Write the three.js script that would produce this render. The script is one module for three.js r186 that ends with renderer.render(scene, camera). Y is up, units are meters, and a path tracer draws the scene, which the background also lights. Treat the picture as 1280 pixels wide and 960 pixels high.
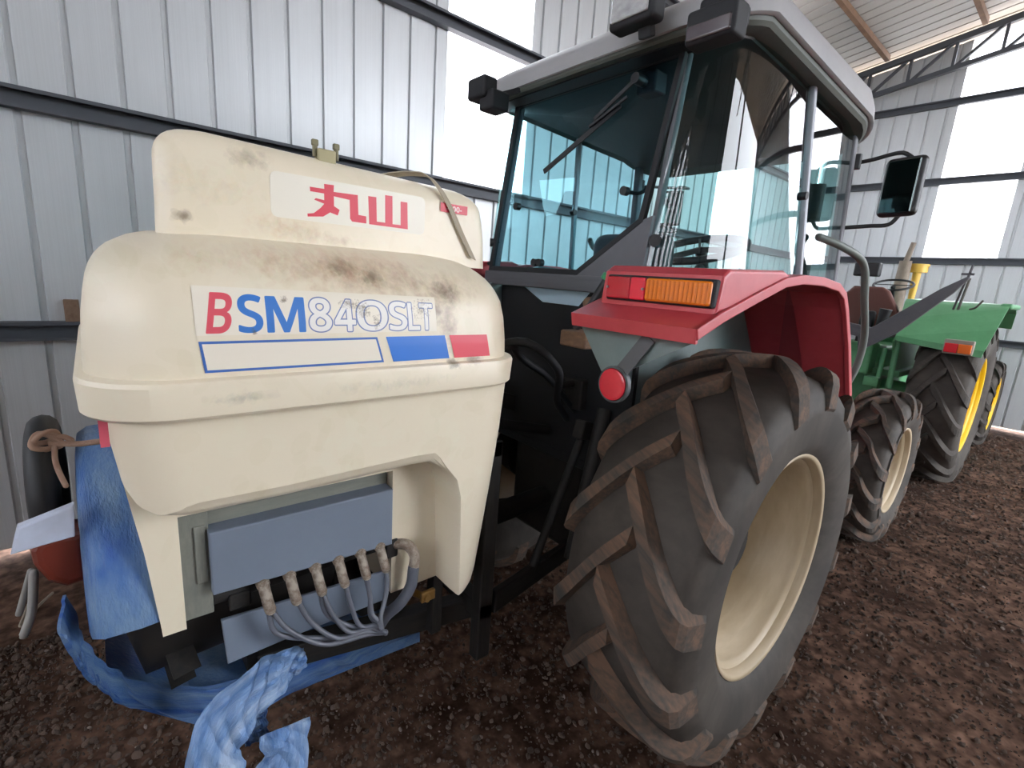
import * as THREE from 'three';
import { RoundedBoxGeometry } from 'three/addons/geometries/RoundedBoxGeometry.js';
import { mergeGeometries, mergeVertices, toCreasedNormals } from 'three/addons/utils/BufferGeometryUtils.js';
import { Brush, Evaluator, SUBTRACTION } from 'three-bvh-csg';

// ---------------------------------------------------------------- camera, sky, exposure
const scene = new THREE.Scene();
const renderer = new THREE.WebGLRenderer({ antialias: true });
renderer.toneMapping = THREE.LinearToneMapping;
renderer.toneMappingExposure = 1.0;
renderer.shadowMap.enabled = true;
const D2R = Math.PI / 180;
const camera = new THREE.PerspectiveCamera(2 * Math.atan(480 / 610) / D2R, 1280 / 960, 0.05, 200);
camera.position.set(0, 1.84, 0);
camera.rotation.order = 'YXZ';
camera.rotation.set(-12.3 * D2R, 49.1 * D2R, 4.0 * D2R);
scene.background = new THREE.Color().setRGB(12.4, 13, 14);   // bright hazy overcast sky

// ---------------------------------------------------------------- helpers
const V = (x, y, z) => new THREE.Vector3(x, y, z);
const V2 = (x, y) => new THREE.Vector2(x, y);
let seed = 12345;
const rnd = () => { seed |= 0; seed = seed + 0x6D2B79F5 | 0; let t = Math.imul(seed ^ seed >>> 15, 1 | seed); t = t + Math.imul(t ^ t >>> 7, 61 | t) ^ t; return ((t ^ t >>> 14) >>> 0) / 4294967296; };
const rr = (a, b) => a + (b - a) * rnd();
const lerp = (a, b, t) => a + (b - a) * t;
const taken = {};
const numbered = (n) => { const k = taken[n] = (taken[n] ?? -1) + 1; return k ? n + '_' + String(k).padStart(3, '0') : n; };
const baseOf = new WeakMap();
function thing(name, label, category, pos, group) {
  const o = new THREE.Group(); o.name = numbered(name); o.position.set(...pos); scene.add(o);
  o.userData = { label, category }; if (group) o.userData.group = group;
  baseOf.set(o, V(...pos)); return o;
}
function struct(name, label, category, pos = [0, 0, 0]) {
  const o = new THREE.Group(); o.name = name; o.position.set(...pos); scene.add(o);
  o.userData = { kind: 'structure', label, category }; baseOf.set(o, V(...pos)); return o;
}
function norm(g) {
  if (g.index) g = g.toNonIndexed();
  if (!g.attributes.uv) g.setAttribute('uv', new THREE.BufferAttribute(new Float32Array(g.attributes.position.count * 2), 2));
  for (const k of Object.keys(g.attributes)) if (!['position', 'normal', 'uv'].includes(k)) g.deleteAttribute(k);
  g.morphAttributes = {}; return g;
}
const join = (list) => { const l = list.flat(9).filter(Boolean); return l.length === 1 ? l[0] : mergeGeometries(l.map(norm), false); };
// geometry is given in world coordinates; the mesh hangs under its thing or part
function part(name, geo, mat, parent, label) {
  const b = baseOf.get(parent) ?? V(0, 0, 0);
  const g = Array.isArray(geo) ? join(geo) : geo;
  g.translate(-b.x, -b.y, -b.z);
  const m = new THREE.Mesh(g, mat); m.name = name; m.castShadow = m.receiveShadow = true;
  if (label) m.userData.label = label;
  parent.add(m); baseOf.set(m, b); return m;
}
// a single-mesh top-level thing
function solo(name, geo, mat, label, category, group) {
  let g = Array.isArray(geo) ? join(geo) : geo;
  g.computeBoundingBox(); const c = V(0, 0, 0); g.boundingBox.getCenter(c); c.y = g.boundingBox.min.y;
  g.translate(-c.x, -c.y, -c.z);
  const m = new THREE.Mesh(g, mat); m.name = numbered(name); m.position.copy(c); m.castShadow = m.receiveShadow = true;
  m.userData = { label, category }; if (group) m.userData.group = group; scene.add(m); baseOf.set(m, c); return m;
}
const box = (x0, x1, y0, y1, z0, z1, r = 0) => {
  const w = Math.abs(x1 - x0), h = Math.abs(y1 - y0), d = Math.abs(z1 - z0);
  const g = r ? new RoundedBoxGeometry(w, h, d, 2, Math.min(r, w / 2.01, h / 2.01, d / 2.01)) : new THREE.BoxGeometry(w, h, d);
  return g.translate((x0 + x1) / 2, (y0 + y1) / 2, (z0 + z1) / 2);
};
const AX = { x: V(1, 0, 0), y: V(0, 1, 0), z: V(0, 0, 1) };
function cylBetween(p, q, r0, r1 = r0, seg = 16) {
  const a = V(...p), b = V(...q), L = a.distanceTo(b);
  const g = new THREE.CylinderGeometry(r1, r0, L, seg);
  g.applyQuaternion(new THREE.Quaternion().setFromUnitVectors(AX.y, b.clone().sub(a).normalize()));
  return g.translate(...a.add(b).multiplyScalar(.5).toArray());
}
function bar(p, q, w, h, r = 0, up = AX.y) {      // box beam from p to q, w across, h along up
  const a = V(...p), b = V(...q), L = a.distanceTo(b), d = b.clone().sub(a).normalize();
  const s = d.clone().cross(up).normalize(), u = s.clone().cross(d);
  const g = r ? new RoundedBoxGeometry(w, h, L, 2, Math.min(r, w / 2.01, h / 2.01)) : new THREE.BoxGeometry(w, h, L);
  g.applyMatrix4(new THREE.Matrix4().makeBasis(s, u, d.clone().negate()));
  return g.translate(...a.add(b).multiplyScalar(.5).toArray());
}
const tube = (pts, r, n = 32, rad = 8, closed = false) => {
  const c = new THREE.CatmullRomCurve3(pts.map((p) => V(...p)), closed, 'centripetal');
  const l = [new THREE.TubeGeometry(c, n, r, rad, closed)];
  if (!closed) for (const p of [pts[0], pts[pts.length - 1]]) l.push(new THREE.SphereGeometry(r, rad, 6).translate(...p));
  return join(l);
};
const shapeOf = (pts) => new THREE.Shape(pts.map((p) => V2(...p)));
// profile points [z, y] extruded along x from x0 to x1
function extX(pts, x0, x1, bevel = 0, holes = []) {
  const s = shapeOf(pts.map(([z, y]) => [-z, y])); for (const h of holes) s.holes.push(new THREE.Path(h.map(([z, y]) => V2(-z, y))));
  const a = Math.min(x0, x1), b = Math.max(x0, x1);
  const g = new THREE.ExtrudeGeometry(s, { depth: b - a - 2 * bevel, bevelEnabled: bevel > 0, bevelThickness: bevel, bevelSize: bevel, bevelOffset: -bevel, bevelSegments: 3, curveSegments: 8 });
  g.rotateY(Math.PI / 2); return g.translate(a + bevel, 0, 0);
}
// profile points [x, y] extruded along z
function extZ(pts, z0, z1, bevel = 0, holes = []) {
  const s = shapeOf(pts); for (const h of holes) s.holes.push(new THREE.Path(h.map((p) => V2(...p))));
  const a = Math.min(z0, z1), b = Math.max(z0, z1);
  const g = new THREE.ExtrudeGeometry(s, { depth: b - a - 2 * bevel, bevelEnabled: bevel > 0, bevelThickness: bevel, bevelSize: bevel, bevelOffset: -bevel, bevelSegments: 3, curveSegments: 8 });
  return g.translate(0, 0, a + bevel);
}
// profile [radius, along] turned about the x axis
const latheX = (pts, seg = 64) => { const g = new THREE.LatheGeometry(pts.map((p) => V2(...p)), seg); return g.rotateZ(-Math.PI / 2); };
const latheZ = (pts, seg = 64, p0 = 0, pl = Math.PI * 2) => { const g = new THREE.LatheGeometry(pts.map((p) => V2(...p)), seg, p0, pl); return g.rotateX(Math.PI / 2); };
function rrect(x0, x1, z0, z1, r, n = 8) {        // plan outline, counter-clockwise from above
  const p = [], cs = [[x1 - r, z1 - r, 0], [x0 + r, z1 - r, 90], [x0 + r, z0 + r, 180], [x1 - r, z0 + r, 270]];
  for (const [cx, cz, a0] of cs) for (let i = 0; i <= n; i++) { const a = (a0 + 90 * i / n) * D2R; p.push([cx + r * Math.cos(a), cz + r * Math.sin(a)]); }
  return p;
}
function loft(rings, uvOf, crease = .7) {          // rings: [{y, p:[[x,z]...]}] from bottom to top, capped
  const n = rings[0].p.length, pos = [], idx = [];
  for (const { y, p } of rings) for (const [x, z] of p) pos.push(x, typeof y === 'function' ? y(x, z) : y, z);
  for (let k = 0; k < rings.length - 1; k++) for (let i = 0; i < n; i++) { const j = (i + 1) % n, a = k * n + i, b = k * n + j, c = a + n, d = b + n; idx.push(a, c, b, b, c, d); }
  for (const [k, top] of [[0, 0], [rings.length - 1, 1]]) {
    const c = pos.length / 3; let x = 0, y = 0, z = 0;
    for (let i = 0; i < n; i++) { x += pos[(k * n + i) * 3] / n; y += pos[(k * n + i) * 3 + 1] / n; z += pos[(k * n + i) * 3 + 2] / n; }
    pos.push(x, y, z);
    for (let i = 0; i < n; i++) { const j = (i + 1) % n; top ? idx.push(k * n + i, c, k * n + j) : idx.push(k * n + j, c, k * n + i); }
  }
  let g = new THREE.BufferGeometry(); g.setAttribute('position', new THREE.Float32BufferAttribute(pos, 3)); g.setIndex(idx);
  g = toCreasedNormals(g, crease);
  const P = g.attributes.position, uv = new Float32Array(P.count * 2);
  for (let i = 0; i < P.count; i++) { const q = uvOf ? uvOf(P.getX(i), P.getY(i), P.getZ(i)) : [P.getZ(i), P.getY(i)]; uv[2 * i] = q[0]; uv[2 * i + 1] = q[1]; }
  g.setAttribute('uv', new THREE.BufferAttribute(uv, 2)); return g;
}
function surf(nu, nv, fn, thick = 0) {             // parametric sheet; with thick > 0 it gets a back and rims
  const pos = [], uv = [], idx = [], N = (nu + 1) * (nv + 1), P = [];
  for (let j = 0; j <= nv; j++) for (let i = 0; i <= nu; i++) { P.push(fn(i / nu, j / nv)); uv.push(i / nu, j / nv); }
  const quad = (a, b, c, d) => idx.push(a, b, c, b, d, c);
  for (let j = 0; j < nv; j++) for (let i = 0; i < nu; i++) { const a = j * (nu + 1) + i; quad(a, a + 1, a + nu + 1, a + nu + 2); }
  for (const p of P) pos.push(p.x, p.y, p.z);
  if (thick) {
    const t = new THREE.BufferGeometry(); t.setAttribute('position', new THREE.Float32BufferAttribute(pos, 3)); t.setIndex(idx); t.computeVertexNormals();
    const nn = t.attributes.normal;
    for (let k = 0; k < N; k++) { pos.push(P[k].x - nn.getX(k) * thick, P[k].y - nn.getY(k) * thick, P[k].z - nn.getZ(k) * thick); uv.push(uv[2 * k], uv[2 * k + 1]); }
    const f = idx.slice(); for (let k = 0; k < f.length; k += 3) idx.push(f[k] + N, f[k + 2] + N, f[k + 1] + N);
    const rim = []; for (let i = 0; i <= nu; i++) rim.push(i); for (let j = 1; j <= nv; j++) rim.push(j * (nu + 1) + nu); for (let i = nu - 1; i >= 0; i--) rim.push(nv * (nu + 1) + i); for (let j = nv - 1; j > 0; j--) rim.push(j * (nu + 1));
    for (let k = 0; k < rim.length; k++) { const a = rim[k], b = rim[(k + 1) % rim.length]; idx.push(a, a + N, b, b, a + N, b + N); }
  }
  let g = new THREE.BufferGeometry(); g.setAttribute('position', new THREE.Float32BufferAttribute(pos, 3)); g.setAttribute('uv', new THREE.Float32BufferAttribute(uv, 2)); g.setIndex(idx);
  return toCreasedNormals(g, .6);
}
function ribbon(pts, wdir, w, t = .003, n = 48) {  // flat strap along a path, w wide along wdir
  const c = new THREE.CatmullRomCurve3(pts.map((p) => V(...p)), false, 'centripetal'), d = V(...wdir).normalize();
  return surf(n, 1, (u, v) => c.getPoint(u).addScaledVector(d, (v - .5) * w), t);
}

// ---------------------------------------------------------------- textures
function noiseGrid(n, cells, s) {                  // tileable value noise
  const old = seed; seed = s; const L = new Float32Array(cells * cells).map(() => rnd()); seed = old;
  const o = new Float32Array(n * n), sm = (t) => t * t * (3 - 2 * t);
  for (let y = 0; y < n; y++) for (let x = 0; x < n; x++) {
    const fx = x / n * cells, fy = y / n * cells, ix = fx | 0, iy = fy | 0, tx = sm(fx - ix), ty = sm(fy - iy), jx = (ix + 1) % cells, jy = (iy + 1) % cells;
    o[y * n + x] = lerp(lerp(L[iy * cells + ix], L[iy * cells + jx], tx), lerp(L[jy * cells + ix], L[jy * cells + jx], tx), ty);
  }
  return o;
}
function fbm(n, c0, oct, s, gain = .55) {
  const o = new Float32Array(n * n); let a = 1, t = 0;
  for (let k = 0; k < oct; k++) { const g = noiseGrid(n, Math.min(n, c0 << k), s + 77 * k); for (let i = 0; i < o.length; i++) o[i] += g[i] * a; t += a; a *= gain; }
  for (let i = 0; i < o.length; i++) o[i] /= t; return o;
}
function dataTex(n, fn, srgb = true, rx = 1, ry = 1) {
  const d = new Uint8Array(n * n * 4);
  for (let i = 0; i < n * n; i++) { const c = fn(i, i % n, i / n | 0); for (let k = 0; k < 3; k++) d[4 * i + k] = Math.max(0, Math.min(255, c[k] * 255)); d[4 * i + 3] = 255; }
  const t = new THREE.DataTexture(d, n, n); t.wrapS = t.wrapT = THREE.RepeatWrapping; t.magFilter = THREE.LinearFilter; t.minFilter = THREE.LinearMipmapLinearFilter; t.generateMipmaps = true;
  if (srgb) t.colorSpace = THREE.SRGBColorSpace; t.repeat.set(rx, ry); t.needsUpdate = true; return t;
}
const N512 = fbm(512, 4, 7, 11), N512b = fbm(512, 6, 6, 901), N512f = fbm(512, 40, 4, 333), NCOARSE = fbm(512, 2, 4, 4242);
const mixc = (a, b, t) => a.map((v, k) => lerp(v, b[k], Math.max(0, Math.min(1, t))));
const grey = (v) => [v, v, v];
const mottled = (a, b, amount = 1, s = 1.6) => dataTex(512, (i) => mixc(a, b, .5 + (N512[i] - .5) * s * amount + (N512f[i] - .5) * .5 * amount));
const bumpNoise = dataTex(512, (i) => grey(N512f[i] * .6 + N512[i] * .4), false);
const M = (o) => { const m = new THREE.MeshPhysicalMaterial(o); return m; };
const rep = (t, x, y = x) => { const c = t.clone(); c.repeat.set(x, y); c.needsUpdate = true; return c; };
// galvanised sheet: fine streaks along the rolling direction (v)
const streak = (() => { const L = new Float32Array(512).map(() => rnd()); return dataTex(512, (i, x, y) => { const s = L[x] * .5 + L[(x * 7 + 3) & 511] * .2; const v = .76 + (s - .35) * .045 + (N512[i] - .5) * .05; return [v * .985, v, v * 1.01]; }); })();
const zinc = M({ map: rep(streak, 1.4, .35), roughness: .42, metalness: .35, bumpMap: rep(bumpNoise, .8, .1), bumpScale: .0008 });
const zincRoof = M({ map: rep(streak, 1.4, .35), color: new THREE.Color(.86, .80, .74), roughness: .55, metalness: .25 });
const fibre = M({ color: new THREE.Color(.96, .97, 1), roughness: .75, transmission: .9, thickness: 0, ior: 1.35 });
const steelDark = M({ color: '#494c52', roughness: .55, metalness: .2 });
const rustySteel = M({ map: mottled([.52, .40, .30], [.40, .31, .25]), roughness: .8 });
const dirtTex = dataTex(512, (i) => { const a = N512[i] + (N512f[i] - .5) * .9; return mixc([.22, .16, .13], [.50, .39, .33], (a - .28) * 1.5); });
const dirt = M({ map: dirtTex, roughness: 1, bumpMap: dirtTex.clone(), bumpScale: .012, specularIntensity: .2 });

// ---------------------------------------------------------------- the shed
const WX = -4.0, WZ = -11.0, EX = 6.0, FZ = 6.5, RIDGE = 1.0;
const roofY = (x) => 5.86 + .171 * (Math.min(x, 2 * RIDGE - x) + 4.0);
// uneven dirt ground
{
  const f = struct('floor', 'dark brown earth floor scattered with gravel', 'floor');
  const bump = (x, z) => { const n = 512, at = (A, s) => A[((Math.floor(((z * s) % 1 + 1) % 1 * n) % n) * n) + Math.floor(((x * s) % 1 + 1) % 1 * n) % n]; return (at(NCOARSE, .11) - .5) * .03 + (at(N512, .31) - .5) * .022; };
  const x0 = -4.2, x1 = 4.0, z0 = -11.2, z1 = 1.6, nx = 230, nz = 350;
  const g = surf(nx, nz, (u, v) => { const x = lerp(x0, x1, u), z = lerp(z1, z0, v); return V(x, bump(x, z) - .04, z); });
  const P = g.attributes.position, uv = g.attributes.uv; for (let i = 0; i < P.count; i++) uv.setXY(i, P.getX(i) / 1.7, P.getZ(i) / 1.7);
  part('earth', g, dirt, f);
  const o = join([box(-40, 40, -.3, -.085, -40, 60)]); const Q = o.attributes.position, q = o.attributes.uv; for (let i = 0; i < Q.count; i++) q.setXY(i, Q.getX(i) / 3, Q.getZ(i) / 3);
  part('subsoil', o, M({ map: mottled([.50, .42, .35], [.60, .52, .44]), roughness: 1 }), f);
  // gravel: small stones, uncountable
  const stone = new THREE.IcosahedronGeometry(1, 1), sp = stone.attributes.position;
  for (let i = 0; i < sp.count; i++) { const k = .8 + .35 * Math.abs(Math.sin(sp.getX(i) * 5.1 + sp.getY(i) * 3.7 + sp.getZ(i) * 4.3)); sp.setXYZ(i, sp.getX(i) * k, sp.getY(i) * k * .7, sp.getZ(i) * k); }
  stone.computeVertexNormals();
  const n = 64000, im = new THREE.InstancedMesh(stone, M({ color: '#ffffff', roughness: .95 }), n), m4 = new THREE.Matrix4(), q4 = new THREE.Quaternion(), e = new THREE.Euler(), c = new THREE.Color();
  for (let i = 0; i < n; i++) {
    const z = -Math.pow(rnd(), 1.7) * 11 + .5, x = rr(-3.0, 1.3 - z * .12);
    const s = (i % 3 ? .003 + .012 * Math.pow(rnd(), 3) : .003 + .008 * Math.pow(rnd(), 4)) * (1 + Math.max(0, -z - 2) * .06);
    e.set(rr(0, 6), rr(0, 6), rr(0, 6)); q4.setFromEuler(e);
    m4.compose(V(x, bump(x, z) - .037 + s * .1, z), q4, V(s, s * rr(.6, 1), s * rr(.7, 1.3))); im.setMatrixAt(i, m4);
    const t = i % 3 ? rnd() * .6 : rnd(), l = rr(.55, 1.25); c.setRGB(...(t < .7 ? [.085, .056, .042] : t < .93 ? [.12, .088, .072] : [.20, .16, .14]).map((v) => v * l)); im.setColorAt(i, c);
  }
  im.name = 'gravel'; im.userData = { kind: 'stuff', label: 'loose brown and grey gravel on the earth floor' }; im.castShadow = im.receiveShadow = true; f.add(im);
}
const RIB = .235;
// one ribbed sheet, s across, t along, d depth; map(s, t, d) gives the place
function ribSheet(W, t0, t1, map, back = true, off = .11, inward = 1) {
  const pr = [[0, 0]];
  for (let s = off; s < W; s += RIB) for (const [ds, d] of [[-.019, 0], [-.012, .02], [.012, .02], [.019, 0]]) if (s + ds > 0 && s + ds < W) pr.push([s + ds, d]);
  pr.push([W, 0]);
  const pos = [], uv = [], T = .004;
  const q = (a, b, c, d) => { for (const [s, t, dd] of [a, b, c, b, d, c]) { const p = map(s, t, dd); pos.push(p.x, p.y, p.z); uv.push(s, t); } };
  for (let i = 0; i < pr.length - 1; i++) {
    const [a, da] = pr[i], [b, db] = pr[i + 1];
    q([a, t0(a), da], [b, t0(b), db], [a, t1(a), da], [b, t1(b), db]);
    if (back) { q([b, t0(b), db + T], [a, t0(a), da + T], [b, t1(b), db + T], [a, t1(a), da + T]); q([a, t1(a), da], [b, t1(b), db], [a, t1(a), da + T], [b, t1(b), db + T]); q([b, t0(b), db], [a, t0(a), da], [b, t0(b), db + T], [a, t0(a), da + T]); }
  }
  const g = new THREE.BufferGeometry(); g.setAttribute('position', new THREE.Float32BufferAttribute(pos, 3)); g.setAttribute('uv', new THREE.Float32BufferAttribute(uv, 2)); g.computeVertexNormals(); return g;
}
const k = (v) => () => v;
const SH = 4 * RIB, G1 = 2.60;
let winN = 0;
function skylight(geo, label) { const w = struct('window_' + (++winN), label, 'window'); part('sheet', geo, fibre, w); }
{ // left wall: sheets along z, a translucent one above the girt here and there
  const w = struct('wall_left', 'silver ribbed metal sheet wall beside the tractors', 'wall');
  for (let n = -11; n < 10; n++) {
    const z0 = -2.48 - n * SH, map = (s, t, d) => V(WX - d, t, z0 - s), ze = Math.min(SH, z0 - WZ); if (ze < .1) continue;
    const top = roofY(WX) - .02, light = n === 0 || n === 5 || n === -8;
    if (light) { part('sheet', ribSheet(ze, k(0), k(G1), map), zinc, w); skylight(ribSheet(ze, k(G1), k(top), map, false), ['white translucent wall sheet glowing behind the cab rear light', 'white translucent wall sheet seen through the cab quarter glass', 'white translucent wall sheet near the front corner of the shed'][[0, 5, -8].indexOf(n)]); }
    else part('sheet', ribSheet(ze, k(0), k(top), map), zinc, w);
  }
}
{ // back gable wall
  const w = struct('wall_back', 'silver ribbed metal gable wall behind the green tractor', 'wall');
  let nn = 0;
  for (let x0 = -4.01, n = 0; x0 < EX; x0 += SH, n++) {
    const W = Math.min(SH, EX - x0), map = (s, t, d) => V(x0 + s, t, WZ - d), top = (s) => roofY(x0 + s) - .17;
    if (n === 2 || n === 6) { part('sheet', ribSheet(W, k(.02), k(G1 + .04), map), zinc, w); skylight(ribSheet(W, k(G1 + .04), top, map, false), ['white translucent gable sheet left of the ridge', 'white translucent gable sheet right of the ridge'][nn++]); }
    else part('sheet', ribSheet(W, k(.02), top, map), zinc, w);
  }
}
{ // right wall with a wide open bay, and the ribbed roof
  const w = struct('wall_right', 'silver ribbed metal sheet wall opposite the tractors', 'wall');
  for (let z0 = FZ; z0 > WZ; z0 -= SH) {
    const n = Math.round((FZ - z0) / SH), map = (s, t, d) => V(EX + d, t, z0 - s), W = Math.min(SH, z0 - WZ);
    if (n < 13 || n > 16) part('sheet', ribSheet(W, k(0), k(z0 > -3.5 ? roofY(EX) - .01 : 2.8), map), zinc, w);
  }
  for (let z = WZ + .1; z < FZ; z += 4.2) part('post', box(EX - .1, EX + .1, 0, roofY(EX), z - .1, z + .1), steelDark, w);
  const fw = struct('wall_front', 'silver ribbed metal wall closing the shed behind the sprayer', 'wall');
  for (let x0 = -4.01, n = 0; x0 < EX; x0 += SH, n++) {
    const W = Math.min(SH, EX - x0), map = (s, t, d) => V(x0 + s, t, FZ + d), top = (s) => roofY(x0 + s) - .01, light = [1, 3, 5, 7, 9].indexOf(n);
    if (light < 0) { part('sheet', ribSheet(W, k(0), top, map), zinc, fw); continue; }
    part('sheet', ribSheet(W, k(0), k(G1), map), zinc, fw);
    skylight(ribSheet(W, k(G1), top, map, false), ['first', 'second', 'third', 'fourth', 'fifth'][light] + ' white translucent front wall sheet from the corner beside the twine');
  }
  const c = struct('ceiling', 'ribbed metal roof sheets seen from below', 'ceiling');
  for (let z0 = FZ + .5; z0 > WZ - .2; z0 -= SH) for (const side of [0, 1]) {
    const a = side ? RIDGE : WX - .25, b = side ? EX + .25 : RIDGE;
    part('sheet', ribSheet(SH, k(a), k(b), (s, t, d) => V(t, roofY(t) + .0 + d, z0 - s)), zincRoof, c);
  }
}
// girts on the walls (C section), purlins under the roof
let trimN = 0;
function trim(geo, mat, label, cat) { const g = join([geo]); const m = new THREE.Mesh(g, mat); m.name = 'trim_' + (++trimN); m.castShadow = m.receiveShadow = true; m.userData = { kind: 'structure', label, category: cat }; scene.add(m); return m; }
const cSec = (y) => [[0, y - .055], [.075, y - .055], [.075, y - .035], [.071, y - .035], [.071, y - .051], [.004, y - .051], [.004, y + .051], [.071, y + .051], [.071, y + .035], [.075, y + .035], [.075, y + .055], [0, y + .055]];
for (const [y, t] of [[1.345, 'lowest'], [G1, 'second'], [3.88, 'third'], [5.1, 'top']]) {
  trim(extZ(cSec(y).map(([x, v]) => [WX + .003 + x, v]), WZ + .1, FZ), steelDark, 'dark grey ' + t + ' steel girt running along the left ribbed wall', 'girt');
  trim(extX(cSec(y).map(([x, v]) => [WZ + .003 + x, v]), WX + .1, EX), steelDark, 'dark grey ' + t + ' steel girt running along the gable wall', 'girt');
}
for (const [i, x] of [-3.2, -2.0, -.8, .4].entries()) { const y = roofY(x) - .05; trim(extZ([[x - .03, y - .05], [x + .03, y - .04], [x + .03, y + .045], [x - .03, y + .035]], WZ + .2, FZ), rustySteel, ['rusty roof purlin next to the eave', 'rusty roof purlin second from the eave', 'rusty roof purlin third from the eave', 'rusty roof purlin next to the ridge'][i], 'purlin'); }
function truss(z, label) {
  const t = thing('roof_truss', label, 'truss', [WX, roofY(WX) - .7, z], 'roof trusses');
  const yt = (x) => roofY(x) - .2, yb = (x) => roofY(x) - .62, xs = []; for (let x = WX + .05; x < RIDGE; x += .56) xs.push(x);
  for (const [a, b] of [[WX + .05, RIDGE], [RIDGE, EX - .05]]) { part('top_chord', bar([a, yt(a), z], [b, yt(b), z], .08, .09), steelDark, t); part('bottom_chord', bar([a, yb(a), z], [b, yb(b), z], .08, .07), steelDark, t); }
  for (const s of [0, 1]) for (let i = 0; i < xs.length - 1; i++) {
    const mx = (x) => s ? 2 * RIDGE - x : x, a = mx(xs[i]), b = mx(xs[i + 1]);
    part('web', bar([a, yb(a), z], [b, yt(b), z], .045, .04), steelDark, t);
    part('post', bar([b, yb(b), z], [b, yt(b), z], .045, .04, 0, AX.x), steelDark, t);
  }
}
truss(WZ + .28, 'dark steel lattice truss against the gable wall');
truss(-5.4, 'dark steel lattice truss above the red tractor hood');
truss(.6, 'dark steel lattice truss above the sprayer');
truss(6.1, 'dark steel lattice truss at the open shed end');
solo('wooden_block', box(WX + .01, WX + .07, 1.40, 1.53, .07, .14, .004), M({ map: mottled([.42, .33, .27], [.50, .41, .34]), roughness: .9 }), 'small brown wooden block standing on the lowest wall girt', 'block');

// ---------------------------------------------------------------- the sprayer
const SX = -1.6;                                    // centre line of sprayer and tractor
const PPM = 1280;
const tankTex = (() => {
  const W = Math.round(1.2 * PPM), H = Math.round(1.4 * PPM), c = document.createElement('canvas'); c.width = W; c.height = H; const x = c.getContext('2d');
  x.fillStyle = '#e6dac2'; x.fillRect(0, 0, W, H);
  const U = (z) => (.08 - z) * PPM, Vv = (y) => H - (y - .8) * PPM, old = seed; seed = 77;
  const blot = (z, y, w, h, n, col, a) => { for (let i = 0; i < n; i++) { const r1 = (rnd() + rnd() - 1), r2 = (rnd() + rnd() - 1); x.globalAlpha = a * rr(.3, 1); x.fillStyle = col; x.beginPath(); x.ellipse(U(z + r1 * w), Vv(y + r2 * h), rr(.002, .016) * PPM, rr(.002, .010) * PPM, rr(0, 3), 0, 7); x.fill(); } };
  // weathered staining: broad yellow-brown, then dark sooty smudges where the photograph has them
  for (let i = 0; i < 900; i++) { x.globalAlpha = .05; x.fillStyle = rnd() < .5 ? '#c9ad86' : '#f2ecdf'; x.beginPath(); x.ellipse(rnd() * W, rnd() * H, rr(5, 60), rr(5, 40), rr(0, 3), 0, 7); x.fill(); }
  blot(-.45, 1.83, .20, .05, 1100, '#9c7d5a', 0.04); blot(-.62, 1.80, .22, .06, 900, '#94795c', 0.04);
  blot(-.44, 1.835, .045, .022, 90, '#5f4f3c', 0.073); blot(-.51, 1.815, .04, .02, 80, '#5f4f3c', 0.073); blot(-.70, 1.79, .05, .03, 240, '#5d4c3a', 0.053);
  blot(-.70, 1.70, .03, .07, 260, '#6b5947', 0.04); blot(-.66, 1.74, .04, .03, 160, '#5d4c3a', 0.046); blot(-.71, 1.61, .02, .008, 40, '#4f4130', 0.083); blot(-.78, 1.615, .03, .008, 60, '#5d4c3a', 0.066);
  blot(-.30, 1.84, .22, .04, 500, '#b18e66', 0.033); blot(-.16, 1.92, .016, .008, 30, '#5f4f3c', 0.083); blot(-.2, 1.99, .2, .05, 300, '#bda27a', 0.03); blot(-.36, 1.92, .1, .03, 260, '#b98f62', 0.033);
  blot(-.29, 2.06, .05, .02, 120, '#7d6a52', 0.046); blot(-.45, 1.9, .12, .02, 150, '#8f785a', 0.033); blot(-.2, 1.57, .08, .01, 80, '#8d8274', 0.046); blot(-.55, 1.57, .2, .012, 120, '#8d8274', 0.04);
  x.globalAlpha = 1; seed = old;
  const t = new THREE.CanvasTexture(c); t.colorSpace = THREE.SRGBColorSpace; t.wrapS = t.wrapT = THREE.ClampToEdgeWrapping; return t;
})();
const tankUV = (x, y, z) => [(.08 - z) / 1.2, (y - .8) / 1.4];
const setUV = (g, fn) => { const P = g.attributes.position, a = new Float32Array(P.count * 2); for (let i = 0; i < P.count; i++) { const q = fn(P.getX(i), P.getY(i), P.getZ(i)); a[2 * i] = q[0]; a[2 * i + 1] = q[1]; } g.setAttribute('uv', new THREE.BufferAttribute(a, 2)); return g; };
const cream = M({ map: tankTex, roughness: .42, clearcoat: .15, clearcoatRoughness: .3 });
const creamPlain = M({ color: '#e4d9c2', roughness: .5 });
const bluePlastic = M({ map: mottled([.16, .33, .60], [.42, .53, .66], 1.2, 2.2), roughness: .42, bumpMap: rep(bumpNoise, 3), bumpScale: .004 });
const bluePale = M({ map: mottled([.68, .76, .86], [.38, .54, .76], 1.1, 2.2), roughness: .4, bumpMap: rep(bumpNoise, 2), bumpScale: .006 });
const greyPanel = M({ map: mottled([.43, .47, .53], [.47, .51, .57], .6), roughness: .5 });
const greyOlive = M({ map: mottled([.44, .45, .42], [.52, .52, .48], .9), roughness: .7 });
const blackIron = M({ map: mottled([.10, .10, .105], [.17, .155, .14], 1.2), roughness: .7, metalness: .2 });
const blackRubber = M({ color: '#17181b', roughness: .6 });
const brass = M({ color: '#8a6a3a', roughness: .5, metalness: .6 });
const sprayer = thing('orchard_sprayer', 'cream plastic tank sprayer with blue fan drum mounted behind the red tractor', 'sprayer', [SX, 0.55, -.45]);

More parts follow.
